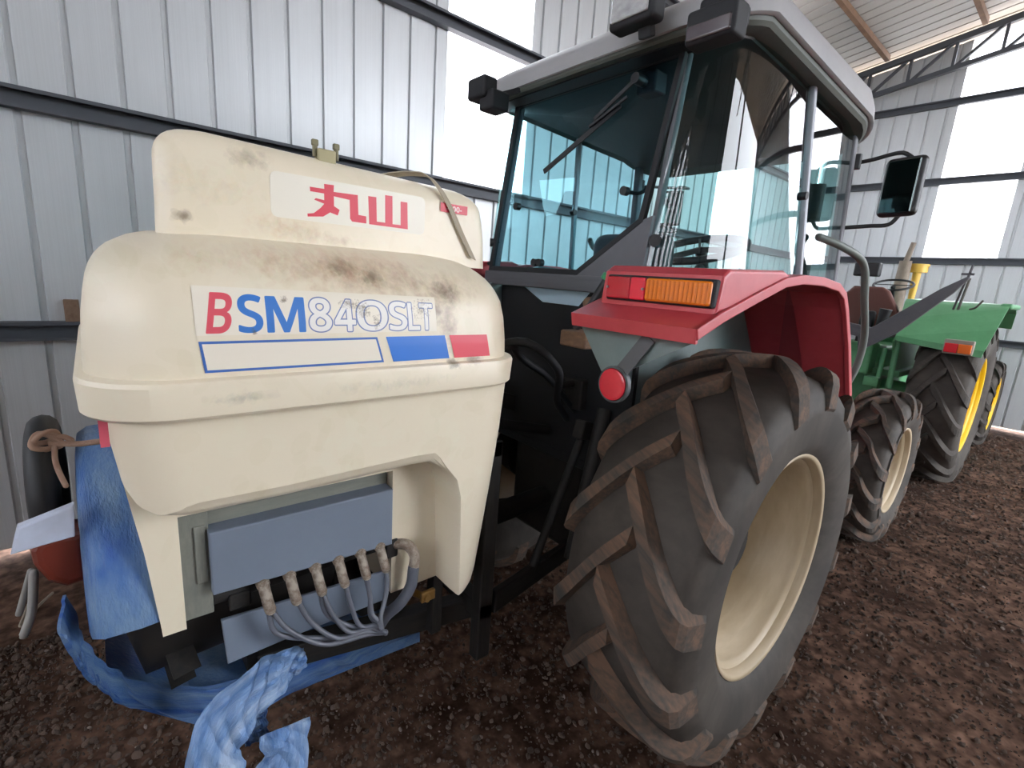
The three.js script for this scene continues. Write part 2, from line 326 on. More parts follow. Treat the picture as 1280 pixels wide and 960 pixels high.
// main tank dome: face runs back towards the shoulder
const FACE = [[1.60, 0], [1.66, .003], [1.72, .010], [1.77, .022], [1.805, .042], [1.835, .070], [1.858, .105], [1.875, .150], [1.886, .205], [1.890, .26]];
const inset = (y) => { for (let i = 0; i < FACE.length - 1; i++) if (y <= FACE[i + 1][0]) return lerp(FACE[i][1], FACE[i + 1][1], Math.max(0, (y - FACE[i][0]) / (FACE[i + 1][0] - FACE[i][0]))); return .26; };
const faceX = (y) => -1.066 - inset(y);
const half = 1.6 - 1.066;
{
  const rings = []; for (let i = 0; i <= 26; i++) { const y = i < 18 ? lerp(1.58, 1.86, i / 18) : lerp(1.86, 1.89, (i - 18) / 8), s = inset(y), e = s * .62; rings.push({ y, p: rrect(SX - half + s, SX + half - s, -.968 + e, .028 - e, .15, 10) }); }
  part('tank', loft(rings, tankUV, 1.2), cream, sprayer);
}
{ // upper tank with the filler deck
  const R = []; const P = (y, i, ic) => R.push({ y: (x, z) => y - (y > 2.0 ? .018 * Math.min(1, Math.max(0, (-.43 - z) / .12)) : 0), p: rrect(SX - .325 + i, SX + .325 - i, -.965 + i + ic, -.115 - i, .045, 8) });
  P(1.86, -.004, 0); P(1.95, 0, 0); P(2.00, .001, .008); for (let i = 0; i <= 8; i++) { const a = i / 8 * Math.PI / 2; P(2.035 + .07 * Math.sin(a), .002 + .07 * (1 - Math.cos(a)), .012 + .03 * (1 - Math.cos(a))); }
  const ug = loft(R, tankUV, 1.0), up = ug.attributes.position; for (let i = 0; i < up.count; i++) if (up.getX(i) < -1.4 && up.getZ(i) > -.35) up.setZ(i, up.getZ(i) - (-1.4 - up.getX(i)) * .42);
  part('upper_tank', toCreasedNormals(ug, 1.0), cream, sprayer);
}
{ // overlapping lip band
  const R = [], P = (y, i) => R.push({ y, p: rrect(SX - half - .014 + i, SX + half + .014 - i, -.982 + i, .040 - i, .15, 10) });
  P(1.533, .03); P(1.533, .006); P(1.540, 0); P(1.600, -.003); P(1.608, .0); P(1.612, .01); P(1.612, .04);
  part('lip_band', loft(R, tankUV, .5), cream, sprayer);
}
{ // lower body: rounded block with a recess in the flank for the plumbing
  const R = [], P = (y, z0, z1) => R.push({ y, p: rrect(SX - .515, SX + .515, z0, z1, .11, 10) });
  P(.868, -.868, -.06); P(.885, -.882, -.058); P(.93, -.894, -.056); P(1.0, -.905, -.054); P(1.2, -.935, -.036); P(1.374, -.958, -.013); P(1.56, -.975, .012);
  const strip = (g) => { const q = mergeVertices(norm(g)); return q; };
  let body = new Brush(loft(R, tankUV, 1.0)); body.updateMatrixWorld();
  const ev = new Evaluator(); ev.attributes = ['position', 'normal', 'uv'];
  // opening outline [z, y]; cutter flares at the face so the edge comes out rounded over
  const O = [[.30, 1.42], [.02, 1.42], [-.012, 1.385], [-.030, 1.352], [-.06, 1.326], [-.11, 1.314], [-.3, 1.312], [-.62, 1.320], [-.67, 1.318], [-.715, 1.296], [-.748, 1.255], [-.763, 1.20], [-.786, .75], [.30, .75]];
  const off = (d) => O.map((p, i) => { const a = O[(i + O.length - 1) % O.length], b = O[(i + 1) % O.length]; let tx = b[0] - a[0], ty = b[1] - a[1]; const L = Math.hypot(tx, ty); const leg = p[0] < -.70 ? .25 : 1; return [p[0] + ty / L * d * leg, p[1] - tx / L * d * leg]; });
  const ringsC = []; for (const [x, d] of [[-1.215, 0], [-1.13, 0], [-1.115, .004], [-1.10, .012], [-1.09, .024], [-1.083, .045], [-1.06, .07], [-.9, .07]]) ringsC.push([x, off(d)]);
  const pos = [], idx = [], n = O.length; for (const [x, p] of ringsC) for (const [z, y] of p) pos.push(x, y, z);
  for (let r = 0; r < ringsC.length - 1; r++) for (let i = 0; i < n; i++) { const j = (i + 1) % n, a = r * n + i, b = r * n + j; idx.push(a, a + n, b, b, a + n, b + n); }
  const tri = THREE.ShapeUtils.triangulateShape(O.map(([z, y]) => V2(z, y)), []);
  for (const [a, b, c] of tri) { idx.push(a, b, c); const s = (ringsC.length - 1) * n; idx.push(s + a, s + c, s + b); }
  let cg = new THREE.BufferGeometry(); cg.setAttribute('position', new THREE.Float32BufferAttribute(pos, 3)); cg.setIndex(idx);
  // orient outward
  cg.computeBoundingBox(); let vol = 0; for (let i = 0; i < idx.length; i += 3) { const A = V().fromArray(pos, idx[i] * 3), B = V().fromArray(pos, idx[i + 1] * 3), C = V().fromArray(pos, idx[i + 2] * 3); vol += A.dot(B.cross(C)); }
  if (vol < 0) { for (let i = 0; i < idx.length; i += 3) { const t = idx[i]; idx[i] = idx[i + 1]; idx[i + 1] = t; } cg.setIndex(idx); }
  cg = setUV(toCreasedNormals(cg, .5), tankUV);
  const cut = (g) => { const b = new Brush(norm(setUV(g, tankUV))); b.updateMatrixWorld(); body = ev.evaluate(body, b, SUBTRACTION); body.updateMatrixWorld(); };
  cut(cg);
  cut(box(-1.9, -1.0, .7, 1.27, -.62, -.10));       // plumbing bay
  cut(box(-2.5, -1.0, .5, .985, -.62, .3));         // clearance under the rear
  const g = body.geometry; part('lower_body', norm(g), cream, sprayer);
}
// lettering and print
const printTex = (w, h, draw) => { const c = document.createElement('canvas'); c.width = w; c.height = h; const x = c.getContext('2d'); draw(x, w, h); const t = new THREE.CanvasTexture(c); t.colorSpace = THREE.SRGBColorSpace; t.anisotropy = 8; return t; };
// patch lying on the dome between corners [z, y]: left-top, right-top, right-bottom, left-bottom
const patch = (lt, rt, rb, lb, lift = .0012) => surf(24, 10, (u, v) => { const z = lerp(lerp(lb[0], rb[0], u), lerp(lt[0], rt[0], u), v), y = lerp(lerp(lb[1], rb[1], u), lerp(lt[1], rt[1], u), v); return V(faceX(y) + lift, y, z); });
const stick = '#e9e1d0';
{
  const z0 = -.140, z1 = -.662, y0 = 1.693, y1 = 1.785, S = 2600, W = Math.round((z0 - z1) * S), H = Math.round((y1 - y0) * S);
  const tex = printTex(W, H, (x) => {
    x.fillStyle = stick; x.fillRect(0, 0, W, H);
    const X = (z) => (z0 - z) * S, Yb = H - (1.699 - y0) * S;
    const put = (ch, za, zb, h, mode, col, skew = 0) => {
      x.save(); x.font = '200px sans-serif'; const m = x.measureText(ch), gw = m.actualBoundingBoxRight + m.actualBoundingBoxLeft, gh = m.actualBoundingBoxAscent + m.actualBoundingBoxDescent;
      x.translate(X(za), Yb); x.transform(1, 0, skew, 1, 0, 0); x.scale((X(zb) - X(za)) / gw, h * S / gh); x.translate(m.actualBoundingBoxLeft, -m.actualBoundingBoxDescent);
      x.lineJoin = 'round'; if (mode === 'fill') { x.fillStyle = x.strokeStyle = col; x.lineWidth = 9; x.strokeText(ch, 0, 0); x.fillText(ch, 0, 0); } else { x.lineWidth = 19; x.strokeStyle = '#6b7ba6'; x.strokeText(ch, 0, 0); x.lineWidth = 8; x.strokeStyle = x.fillStyle = '#e9e6e0'; x.strokeText(ch, 0, 0); x.fillText(ch, 0, 0); }
      x.restore();
    };
    put('B', -.158, -.196, .073, 'fill', '#d9515f', -.16);
    put('S', -.2145, -.2555, .072, 'fill', '#2f74c4'); put('M', -.266, -.338, .070, 'fill', '#2f74c4');
    put('8', -.350, -.394, .070, 'line'); put('4', -.404, -.449, .069, 'line'); put('O', -.456, -.527, .069, 'line'); put('S', -.535, -.578, .069, 'line'); put('L', -.5845, -.6135, .067, 'line'); put('T', -.6165, -.651, .067, 'line');
    const old = seed; seed = 5; for (const [z, y, w, h, n] of [[-.30, 1.765, .008, .008, 40], [-.24, 1.698, .006, .01, 30], [-.47, 1.745, .02, .02, 160], [-.44, 1.76, .03, .012, 120], [-.5, 1.72, .012, .02, 80], [-.62, 1.75, .03, .03, 160]]) for (let i = 0; i < n; i++) { x.globalAlpha = rr(.05, .2); x.fillStyle = '#574837'; x.beginPath(); x.ellipse(X(z + (rnd() + rnd() - 1) * w), H - (y + (rnd() + rnd() - 1) * h - y0) * S, rr(2, 9), rr(2, 7), rr(0, 3), 0, 7); x.fill(); } seed = old; x.globalAlpha = 1;
  });
  part('lettering', patch([z0, y1], [z1, y1 - .008], [z1, y0], [z0, y0]), M({ map: tex, roughness: .4 }), sprayer, 'model lettering in red, blue and outlined capitals');
  const f = printTex(1200, 192, (x, w, h) => { x.fillStyle = stick; x.fillRect(0, 0, w, h); x.strokeStyle = '#3c69b4'; x.lineWidth = 32; x.strokeRect(0, 0, w, h); });
  part('stripe', patch([-.143, 1.682], [-.500, 1.682], [-.516, 1.622], [-.150, 1.622]), M({ map: f, roughness: .4 }), sprayer, 'blue outlined stripe');
  part('stripe', patch([-.522, 1.682], [-.686, 1.682], [-.700, 1.622], [-.540, 1.622]), M({ color: '#1f72cf', roughness: .4 }), sprayer, 'solid blue stripe');
  part('stripe', patch([-.700, 1.682], [-.822, 1.681], [-.834, 1.622], [-.716, 1.622]), M({ color: '#dc3c50', roughness: .4 }), sprayer, 'solid red stripe');
}
{ // name plate with two characters
  const z0 = -.331, z1 = -.735, y0 = 1.940, y1 = 2.041, S = 2400, W = Math.round((z0 - z1) * S), H = Math.round((y1 - y0) * S);
  // outlines read off the plate; plate corners in the reading: (70,55) (950,228) (958,432) (100,300)
  const A = [70, 52], B = [948, 225], C = [960, 435], Dd = [82, 300];
  const inv = (px, py) => { let u = .5, v = .5; for (let i = 0; i < 20; i++) { const f = (k) => lerp(lerp(A[k], B[k], u), lerp(Dd[k], C[k], u), v), ex = px - f(0), ey = py - f(1), du = [0, 1].map((k) => lerp(B[k] - A[k], C[k] - Dd[k], v)), dv = [0, 1].map((k) => lerp(Dd[k] - A[k], C[k] - B[k], u)), dt = du[0] * dv[1] - du[1] * dv[0]; u += (ex * dv[1] - ey * dv[0]) / dt; v += (du[0] * ey - du[1] * ex) / dt; } return [u * W, v * H]; };
  const tex = printTex(W, H, (x) => {
    x.fillStyle = '#e9e3d4'; x.fillRect(0, 0, W, H); x.fillStyle = '#d5384c';
    const poly = (l) => { x.beginPath(); l.forEach((p, i) => x[i ? 'lineTo' : 'moveTo'](...inv(...p))); x.closePath(); x.fill(); };
    poly([[265, 142], [340, 155], [338, 128], [390, 136], [390, 172], [524, 193], [534, 302], [580, 312], [583, 352], [500, 338], [488, 322], [480, 218], [392, 196], [396, 250], [427, 272], [418, 302], [376, 284], [340, 306], [260, 304], [258, 288], [290, 286], [325, 258], [343, 236], [290, 212], [298, 204], [342, 216], [340, 180], [268, 166]]);
    poly([[585, 200], [634, 208], [645, 344], [697, 352], [686, 198], [732, 206], [744, 362], [796, 370], [786, 238], [830, 246], [845, 396], [600, 356]]);
  });
  const s = new THREE.Shape(), r = .018, w = z0 - z1, h = y1 - y0; s.moveTo(r, 0); s.lineTo(w - r, 0); s.quadraticCurveTo(w, 0, w, r); s.lineTo(w, h - r); s.quadraticCurveTo(w, h, w - r, h); s.lineTo(r, h); s.quadraticCurveTo(0, h, 0, h - r); s.lineTo(0, r); s.quadraticCurveTo(0, 0, r, 0);
  const g = new THREE.ExtrudeGeometry(s, { depth: .002, bevelEnabled: false, curveSegments: 6 }); const P = g.attributes.position, uv = g.attributes.uv; for (let i = 0; i < P.count; i++) uv.setXY(i, P.getX(i) / w, P.getY(i) / h);
  g.rotateY(Math.PI / 2).translate(-1.2765, y0, z0); part('name_plate', g, M({ map: tex, roughness: .35 }), sprayer, 'pale name plate with two red characters');
  const lt = printTex(360, 110, (x) => { x.fillStyle = '#cf3345'; x.fillRect(0, 0, 360, 110); x.fillStyle = '#f0dcd6'; x.font = 'bold 92px sans-serif'; x.textAlign = 'center'; x.textBaseline = 'middle'; x.fillText('-800-', 180, 58); });
  const lg = new THREE.PlaneGeometry(.094, .025).rotateY(Math.PI / 2).translate(-1.2738, 2.024, -.832); part('capacity_label', lg, M({ map: lt, roughness: .4 }), sprayer, 'small red capacity label');
}
part('tie_strap', ribbon([[-1.50, 2.113, -.70], [-1.42, 2.118, -.725], [-1.36, 2.116, -.742], [-1.31, 2.108, -.762], [-1.278, 2.075, -.782], [-1.268, 2.03, -.812], [-1.267, 1.96, -.855], [-1.262, 1.888, -.900]], [0, -.35, -1], .024, .003), M({ map: mottled([.60, .55, .48], [.72, .68, .60]), roughness: .8 }), sprayer, 'greyish tie strap hanging over the upper tank');
{ const c = part('filler_clamp', [box(-1.345, -1.315, 2.085, 2.120, -.50, -.455, .004)], M({ color: '#9a9270', roughness: .5, metalness: .3 }), sprayer, 'small metal filler lid clamp'); for (const z of [-.452, -.505]) part('wing_nut', [cylBetween([-1.33, 2.10, z], [-1.33, 2.138, z], .006), box(-1.336, -1.324, 2.125, 2.140, z - .008, z + .008, .003)], M({ color: '#6f6a52', roughness: .5, metalness: .5 }), c); }
part('side_label', box(-1.13, -1.1285, 1.475, 1.53, .0, .014).translate(-.02, 0, .0), M({ color: '#d0596a', roughness: .5 }), sprayer);
// plumbing panels in the bay
part('valve_cover', [extX([[-.155, 1.062], [-.155, 1.205], [-.155, 1.222], [-.612, 1.222], [-.612, 1.205], [-.612, 1.046]], -1.26, -1.195, .004)], greyPanel, sprayer, 'flat blue-grey valve cover');
part('cover_ledge', box(-1.32, -1.245, 1.19, 1.268, -.11, -.617, .004), greyOlive, sprayer);
part('lower_plate', extX([[-.172, .965], [-.612, .94], [-.614, .842], [-.30, .84], [-.180, .835]], -1.24, -1.228, .003), greyPanel, sprayer, 'lower blue-grey plate behind the hoses');
part('side_bracket', [box(-1.235, -1.222, 1.0, 1.27, -.086, -.158, .003), box(-1.222, -1.216, 1.09, 1.235, -.128, -.15, .002)], greyOlive, sprayer);
part('manifold', [cylBetween([-1.25, 1.03, -.16], [-1.25, 1.03, -.63], .024), box(-1.29, -1.22, .985, 1.03, -.19, -.24, .006), box(-1.27, -1.21, .99, 1.05, -.60, -.64, .006)], blackIron, sprayer);
part('bay_back', box(-1.62, -1.60, .70, 1.28, -.09, -.63), blackIron, sprayer);
const wrapMat = M({ map: mottled([.84, .80, .74], [.60, .52, .45], 1.4, 2), roughness: .9, bumpMap: rep(bumpNoise, 4), bumpScale: .006 });
const hoseMat = M({ color: '#5c606a', roughness: .45, clearcoat: .3, clearcoatRoughness: .4 });
[[-.262, .02], [-.325, .008], [-.39, 0], [-.452, .0], [-.515, .002], [-.574, .0]].forEach(([z, dy], i) => {
  const x = -1.195, y = 1.04, e = [-1.135 + .008 * (i % 3), .815 + .006 * i - .004, -.565 + .004 * i];
  const f = part('hose_fitting', [cylBetween([-1.235, y + .02, z], [x, y + .008, z], .016, .016, 10), tube([[x - .01, y + .016, z], [x + .008, y - .02, z - .004], [x + .014, y - .042, z - .007], [x + .018, y - .055, z - .010]], .0135, 14, 8)], wrapMat, sprayer, 'tape-wrapped hose end');
  const sag = i < 4 ? -.02 : 0, mz = lerp(z, e[2], .45);
  part('hose', tube([[x + .018, y - .052, z - .010], [x + .03, y - .115 + sag * .3, lerp(z, e[2], .12) - .01], [x + .045, lerp(y - .12, e[1], .55) + sag, mz], [-1.14, e[1] + .02 + sag * .3, lerp(z, e[2], .8)], e], .0068, 28, 7), hoseMat, f);
  if (i % 2 === 0) part('hose', tube([[x + .014, y - .052, z - .006], [x + .02, y - .125, z - .02], [x + .03, lerp(y - .12, e[1], .7), lerp(z, e[2], .5)], [-1.15, e[1] + .004, lerp(z, e[2], .85)], [e[0] - .01, e[1] - .012, e[2] - .005]], .007, 28, 7), hoseMat, f);
});
{ const f = part('hose_fitting', tube([[-1.22, 1.03, -.635], [-1.19, 1.03, -.66], [-1.175, 1.0, -.675], [-1.172, .955, -.672]], .0165, 18, 8), wrapMat, sprayer, 'tape-wrapped hose elbow'); part('hose', tube([[-1.172, .96, -.672], [-1.172, .90, -.664], [-1.18, .85, -.635], [-1.2, .81, -.60], [-1.22, .76, -.58]], .0175, 24, 8), hoseMat, f); }
// fan: blue drum behind, trough along the bottom
const FY = 1.0;
{
  const drum = part('fan_drum', latheZ([[.26, -.075], [.365, -.08], [.38, -.065], [.385, -.02], [.38, .045], [.365, .065], [.33, .07], [.32, .05], [.32, -.04], [.26, -.05]], 72, Math.PI * .52, Math.PI * 1.2).translate(SX, FY, .0), bluePlastic, sprayer, 'worn blue fan drum');
  part('fan_core', [latheZ([[.001, -.5], [.26, -.5], [.30, -.3], [.31, -.02], [.12, .03], [.001, .04]], 40).translate(SX, FY, 0)], blackIron, sprayer);
  for (let i = 0; i < 12; i++) { const a = i / 12 * Math.PI * 2; part('vane', bar([SX + .30 * Math.cos(a), FY + .30 * Math.sin(a), -.09], [SX + .37 * Math.cos(a), FY + .37 * Math.sin(a), -.10], .06, .004, 0, V(-Math.sin(a), Math.cos(a), 0)), blackIron, drum); }
  const LO = [[-1.28, 1.009, .102], [-1.30, .906, .089], [-1.33, .818, .061], [-1.36, .719, .015], [-1.40, .558, -.128], [-1.40, .498, -.293], [-1.40, .496, -.464], [-1.40, .494, -.573], [-1.40, .506, -.676], [-1.42, .50, -.85]];
  const UP = [[-1.32, 1.098, .099], [-1.35, .948, .076], [-1.38, .851, .05], [-1.42, .758, .009], [-1.45, .642, -.111], [-1.45, .566, -.308], [-1.45, .56, -.482], [-1.45, .552, -.593], [-1.45, .562, -.699], [-1.47, .56, -.87]];
  const cl = new THREE.CatmullRomCurve3(LO.map((p) => V(...p)), false, 'centripetal'), cu = new THREE.CatmullRomCurve3(UP.map((p) => V(...p)), false, 'centripetal');
  part('trough', surf(110, 10, (u, v) => { const p = cl.getPoint(u).lerp(cu.getPoint(u), v), c = .010 * Math.sin(u * 37 + v * 4) * Math.sin(u * 13 + 1) + .006 * Math.sin(u * 81 + v * 7) + (v > .85 ? .010 : 0) + .03 * Math.sin(v * Math.PI); return p.add(V(c, c * .4, c * .3)); }, .006), bluePlastic, sprayer, 'crumpled blue lower band of the fan casing');
  part('trough_floor', extX([[.06, .74], [-.12, .56], [-.85, .48], [-.85, .44], [-.14, .50], [.05, .70]], -1.95, -1.42), bluePlastic, sprayer);
  part('intake_ring', [new THREE.TorusGeometry(.15, .03, 12, 48).translate(-1.6, 1.25, .125), new THREE.TorusGeometry(.08, .007, 6, 40).translate(-1.6, 1.25, .14), ...[0, 1, 2, 3].map((i) => bar([-1.6 + .15 * Math.cos(i * .785), 1.25 + .15 * Math.sin(i * .785), .135], [-1.6 - .15 * Math.cos(i * .785), 1.25 - .15 * Math.sin(i * .785), .135], .008, .008, 0, AX.z))], blackRubber, sprayer, 'black fan intake ring');
  part('tail_plate', [extX([[.173, 1.226], [.158, 1.283], [.070, 1.309], [.075, 1.236]], -1.325, -1.30, .006)], M({ map: mottled([.80, .84, .92], [.64, .66, .72], .8), roughness: .4 }), sprayer, 'pale plastic tail plate');
  part('tail_lamp', [extX([[.150, 1.205], [.140, 1.228], [.10, 1.238], [.055, 1.228], [.055, 1.105], [.10, 1.10], [.130, 1.125], [.148, 1.17]], -1.42, -1.335, .02)], M({ color: '#6b2a1f', roughness: .4, clearcoat: .3 }), sprayer, 'dull red tail lamp housing');
  part('strut', [tube([[-1.45, 1.10, .16], [-1.42, 1.02, .17], [-1.40, .98, .185]], .009, 10, 6), tube([[-1.50, 1.08, .17], [-1.50, .98, .20]], .008, 8, 6)], M({ color: '#8b8884', roughness: .6 }), sprayer);
}
// flat blue hose hanging folded from the trough
const facing = (pts, w, t = .004, n = 110) => { const c = new THREE.CatmullRomCurve3(pts.map((p) => V(...p)), false, 'centripetal'), nrm = V(.72, .62, .1).normalize(); return surf(n, 14, (u, v) => { const p = c.getPoint(u), d = c.getTangent(u).cross(nrm).normalize(); return p.addScaledVector(d, (v - .5) * w * (.30 + .95 * Math.sin(Math.min(1, u * 1.9 + .08) * 1.57) - .2 * u) * (1 + .10 * Math.sin(u * 40))).addScaledVector(nrm, .022 * Math.sin(v * Math.PI) + .012 * Math.sin(u * 31 + v * 5) * Math.sin(u * 11) + .007 * Math.sin(u * 57 - v * 11) + .005 * Math.sin(u * 97 + v * 17)); }, t); };
part('flat_hose', [facing([[-1.21, .775, -.36], [-1.185, .80, -.31], [-1.165, .795, -.255], [-1.16, .745, -.172], [-1.155, .66, -.128], [-1.15, .547, -.135], [-1.14, .475, -.19], [-1.13, .50, -.25], [-1.13, .58, -.285], [-1.14, .655, -.285]], .105)], bluePale, sprayer, 'pale blue flat hose hanging folded under the sprayer');
part('flat_hose', [facing([[-1.24, .77, -.30], [-1.22, .72, -.25], [-1.215, .66, -.23], [-1.21, .58, -.232]], .05, .005, 24)], bluePlastic, sprayer, 'blue flat hose tail inside the fold');
// hitch frame under and in front of the tank
part('hitch_frame', [box(-2.0, -1.95, .45, 1.30, -.96, -1.02, .006), box(-1.25, -1.20, .45, 1.30, -.96, -1.02, .006), box(-2.0, -1.2, 1.24, 1.30, -.96, -1.02, .006), box(-2.0, -1.2, .62, .68, -.96, -1.02, .006), bar([-1.9, .62, -1.0], [-1.9, .58, -.30], .06, .08, .004), bar([-1.3, .62, -1.0], [-1.48, .60, -.30], .06, .08, .004), bar([-1.48, .60, -.30], [-1.9, .58, -.30], .06, .08, .004), box(-1.3, -1.26, .60, 1.0, -.80, -.84, .004)], blackIron, sprayer);
part('pump', [cylBetween([SX, .72, -.55], [SX, .72, -.85], .12, .12, 24), box(-1.75, -1.45, .62, .80, -.62, -.78, .02), cylBetween([-1.35, .74, -.70], [-1.35, .90, -.70], .05, .05, 16)], blackIron, sprayer);
part('drain_valve', [cylBetween([-1.24, .83, -.70], [-1.16, .84, -.72], .012, .012, 10), box(-1.18, -1.165, .825, .86, -.70, -.75, .004)], brass, sprayer, 'small brass drain valve');
// twine knotted on the fan drum
{
  const p = [[-1.30, 1.452, .06], [-1.30, 1.462, .075], [-1.31, 1.45, .10], [-1.30, 1.455, .115], [-1.29, 1.472, .105], [-1.30, 1.475, .085], [-1.31, 1.455, .08], [-1.30, 1.44, .095], [-1.29, 1.45, .118], [-1.31, 1.47, .11], [-1.30, 1.465, .09], [-1.30, 1.445, .075], [-1.31, 1.435, .10]];
  const twine = M({ map: mottled([.70, .55, .47], [.80, .68, .60], 1.2), roughness: .95, bumpMap: rep(bumpNoise, 20, 2), bumpScale: .003 });
  solo('twine', [tube(p, .0055, 70, 7), tube([[-1.30, 1.45, .085], [-1.285, 1.42, .087], [-1.275, 1.395, .083], [-1.26, 1.37, .075]], .005, 20, 7), tube([[-1.30, 1.45, .09], [-1.29, 1.445, .05], [-1.27, 1.45, .009], [-1.27, 1.44, -.03]], .006, 16, 7)], twine, 'knotted tan twine tied round the blue fan drum', 'twine');
}

// ---------------------------------------------------------------- wheels
const rubberTex = dataTex(512, (i) => mixc([.185, .165, .147], [.325, .297, .268], (N512[i] - .3) * 1.6 + (N512f[i] - .5) * .4));
const rubber = M({ map: rep(rubberTex, 4, 1), roughness: .72 });
const lugMat = M({ map: dataTex(512, (i) => mixc([.24, .225, .21], [.42, .325, .26], (N512[i] - .36) * 3 + (N512f[i] - .5) * 1.2)), roughness: .85 });
const lugClean = M({ map: rep(rubberTex, 2, 2), roughness: .8 });
const rimBeige = M({ map: mottled([.64, .57, .46], [.74, .67, .56], .9), roughness: .5 });
const rimYellow = M({ color: '#e0b414', roughness: .45 });
const nutMat = M({ color: '#5d5443', roughness: .6, metalness: .4 });
function lugGeo(R, W, sgn, h, sweep) {
  const K = 12, sm = (P) => { const c = new THREE.CatmullRomCurve3(P.map((p) => V(p[0], p[1], p[2])), false, 'centripetal'), o = []; for (let i = 0; i <= K; i++) o.push(c.getPoint(i / K)); return o; };
  const ph0 = [1, .71, .42, .16, .02, -.04], top0 = [[R, -.04], [R, .05], [R - .004, W * .25], [R - .018, W * .40], [R - .062, W * .489], [R - .165, W * .518]];
  const bas0 = [[R - h, -.045], [R - h, .05], [R - h - .006, W * .25], [R - h - .022, W * .385], [R - h - .048, W * .45], [R - .185, W * .488]];
  const T3 = sm(top0.map((p, i) => [...p, ph0[i]])), B3 = sm(bas0.map((p, i) => [...p, ph0[i]]));
  const top = T3.map((v) => [v.x, v.y]), bas = B3.map((v) => [v.x, v.y]), ph = T3.map((v) => v.z * sweep * D2R), wd = T3.map((v, i) => lerp(.060, .082, i / K) * R / .8);
  const at = ([r, u], p, w) => { const a = p + w / r; return [sgn * u, r * Math.sin(a), r * Math.cos(a)]; };
  const pos = [], uv = [];
  const quad = (a, b, c, d) => { const l = sgn > 0 ? [a, b, c, b, d, c] : [a, c, b, b, c, d]; for (const p of l) { pos.push(...p); uv.push(p[1] * 2 + p[0], p[2] * 2); } };
  const tl = [], tr = [], bl = [], br = []; for (let i = 0; i <= K; i++) { tl.push(at(top[i], ph[i], wd[i] * .52)); tr.push(at(top[i], ph[i], -wd[i] * .52)); bl.push(at(bas[i], ph[i], wd[i] * .85)); br.push(at(bas[i], ph[i], -wd[i] * .62)); }
  for (let i = 0; i < K; i++) { quad(tl[i], tl[i + 1], tr[i], tr[i + 1]); quad(bl[i], bl[i + 1], tl[i], tl[i + 1]); quad(tr[i], tr[i + 1], br[i], br[i + 1]); }
  quad(tl[0], tr[0], bl[0], br[0]); quad(tr[K], tl[K], br[K], bl[K]);
  const g = new THREE.BufferGeometry(); g.setAttribute('position', new THREE.Float32BufferAttribute(pos, 3)); g.setAttribute('uv', new THREE.Float32BufferAttribute(uv, 2)); g.computeVertexNormals(); return g;
}
const wheelCache = {};
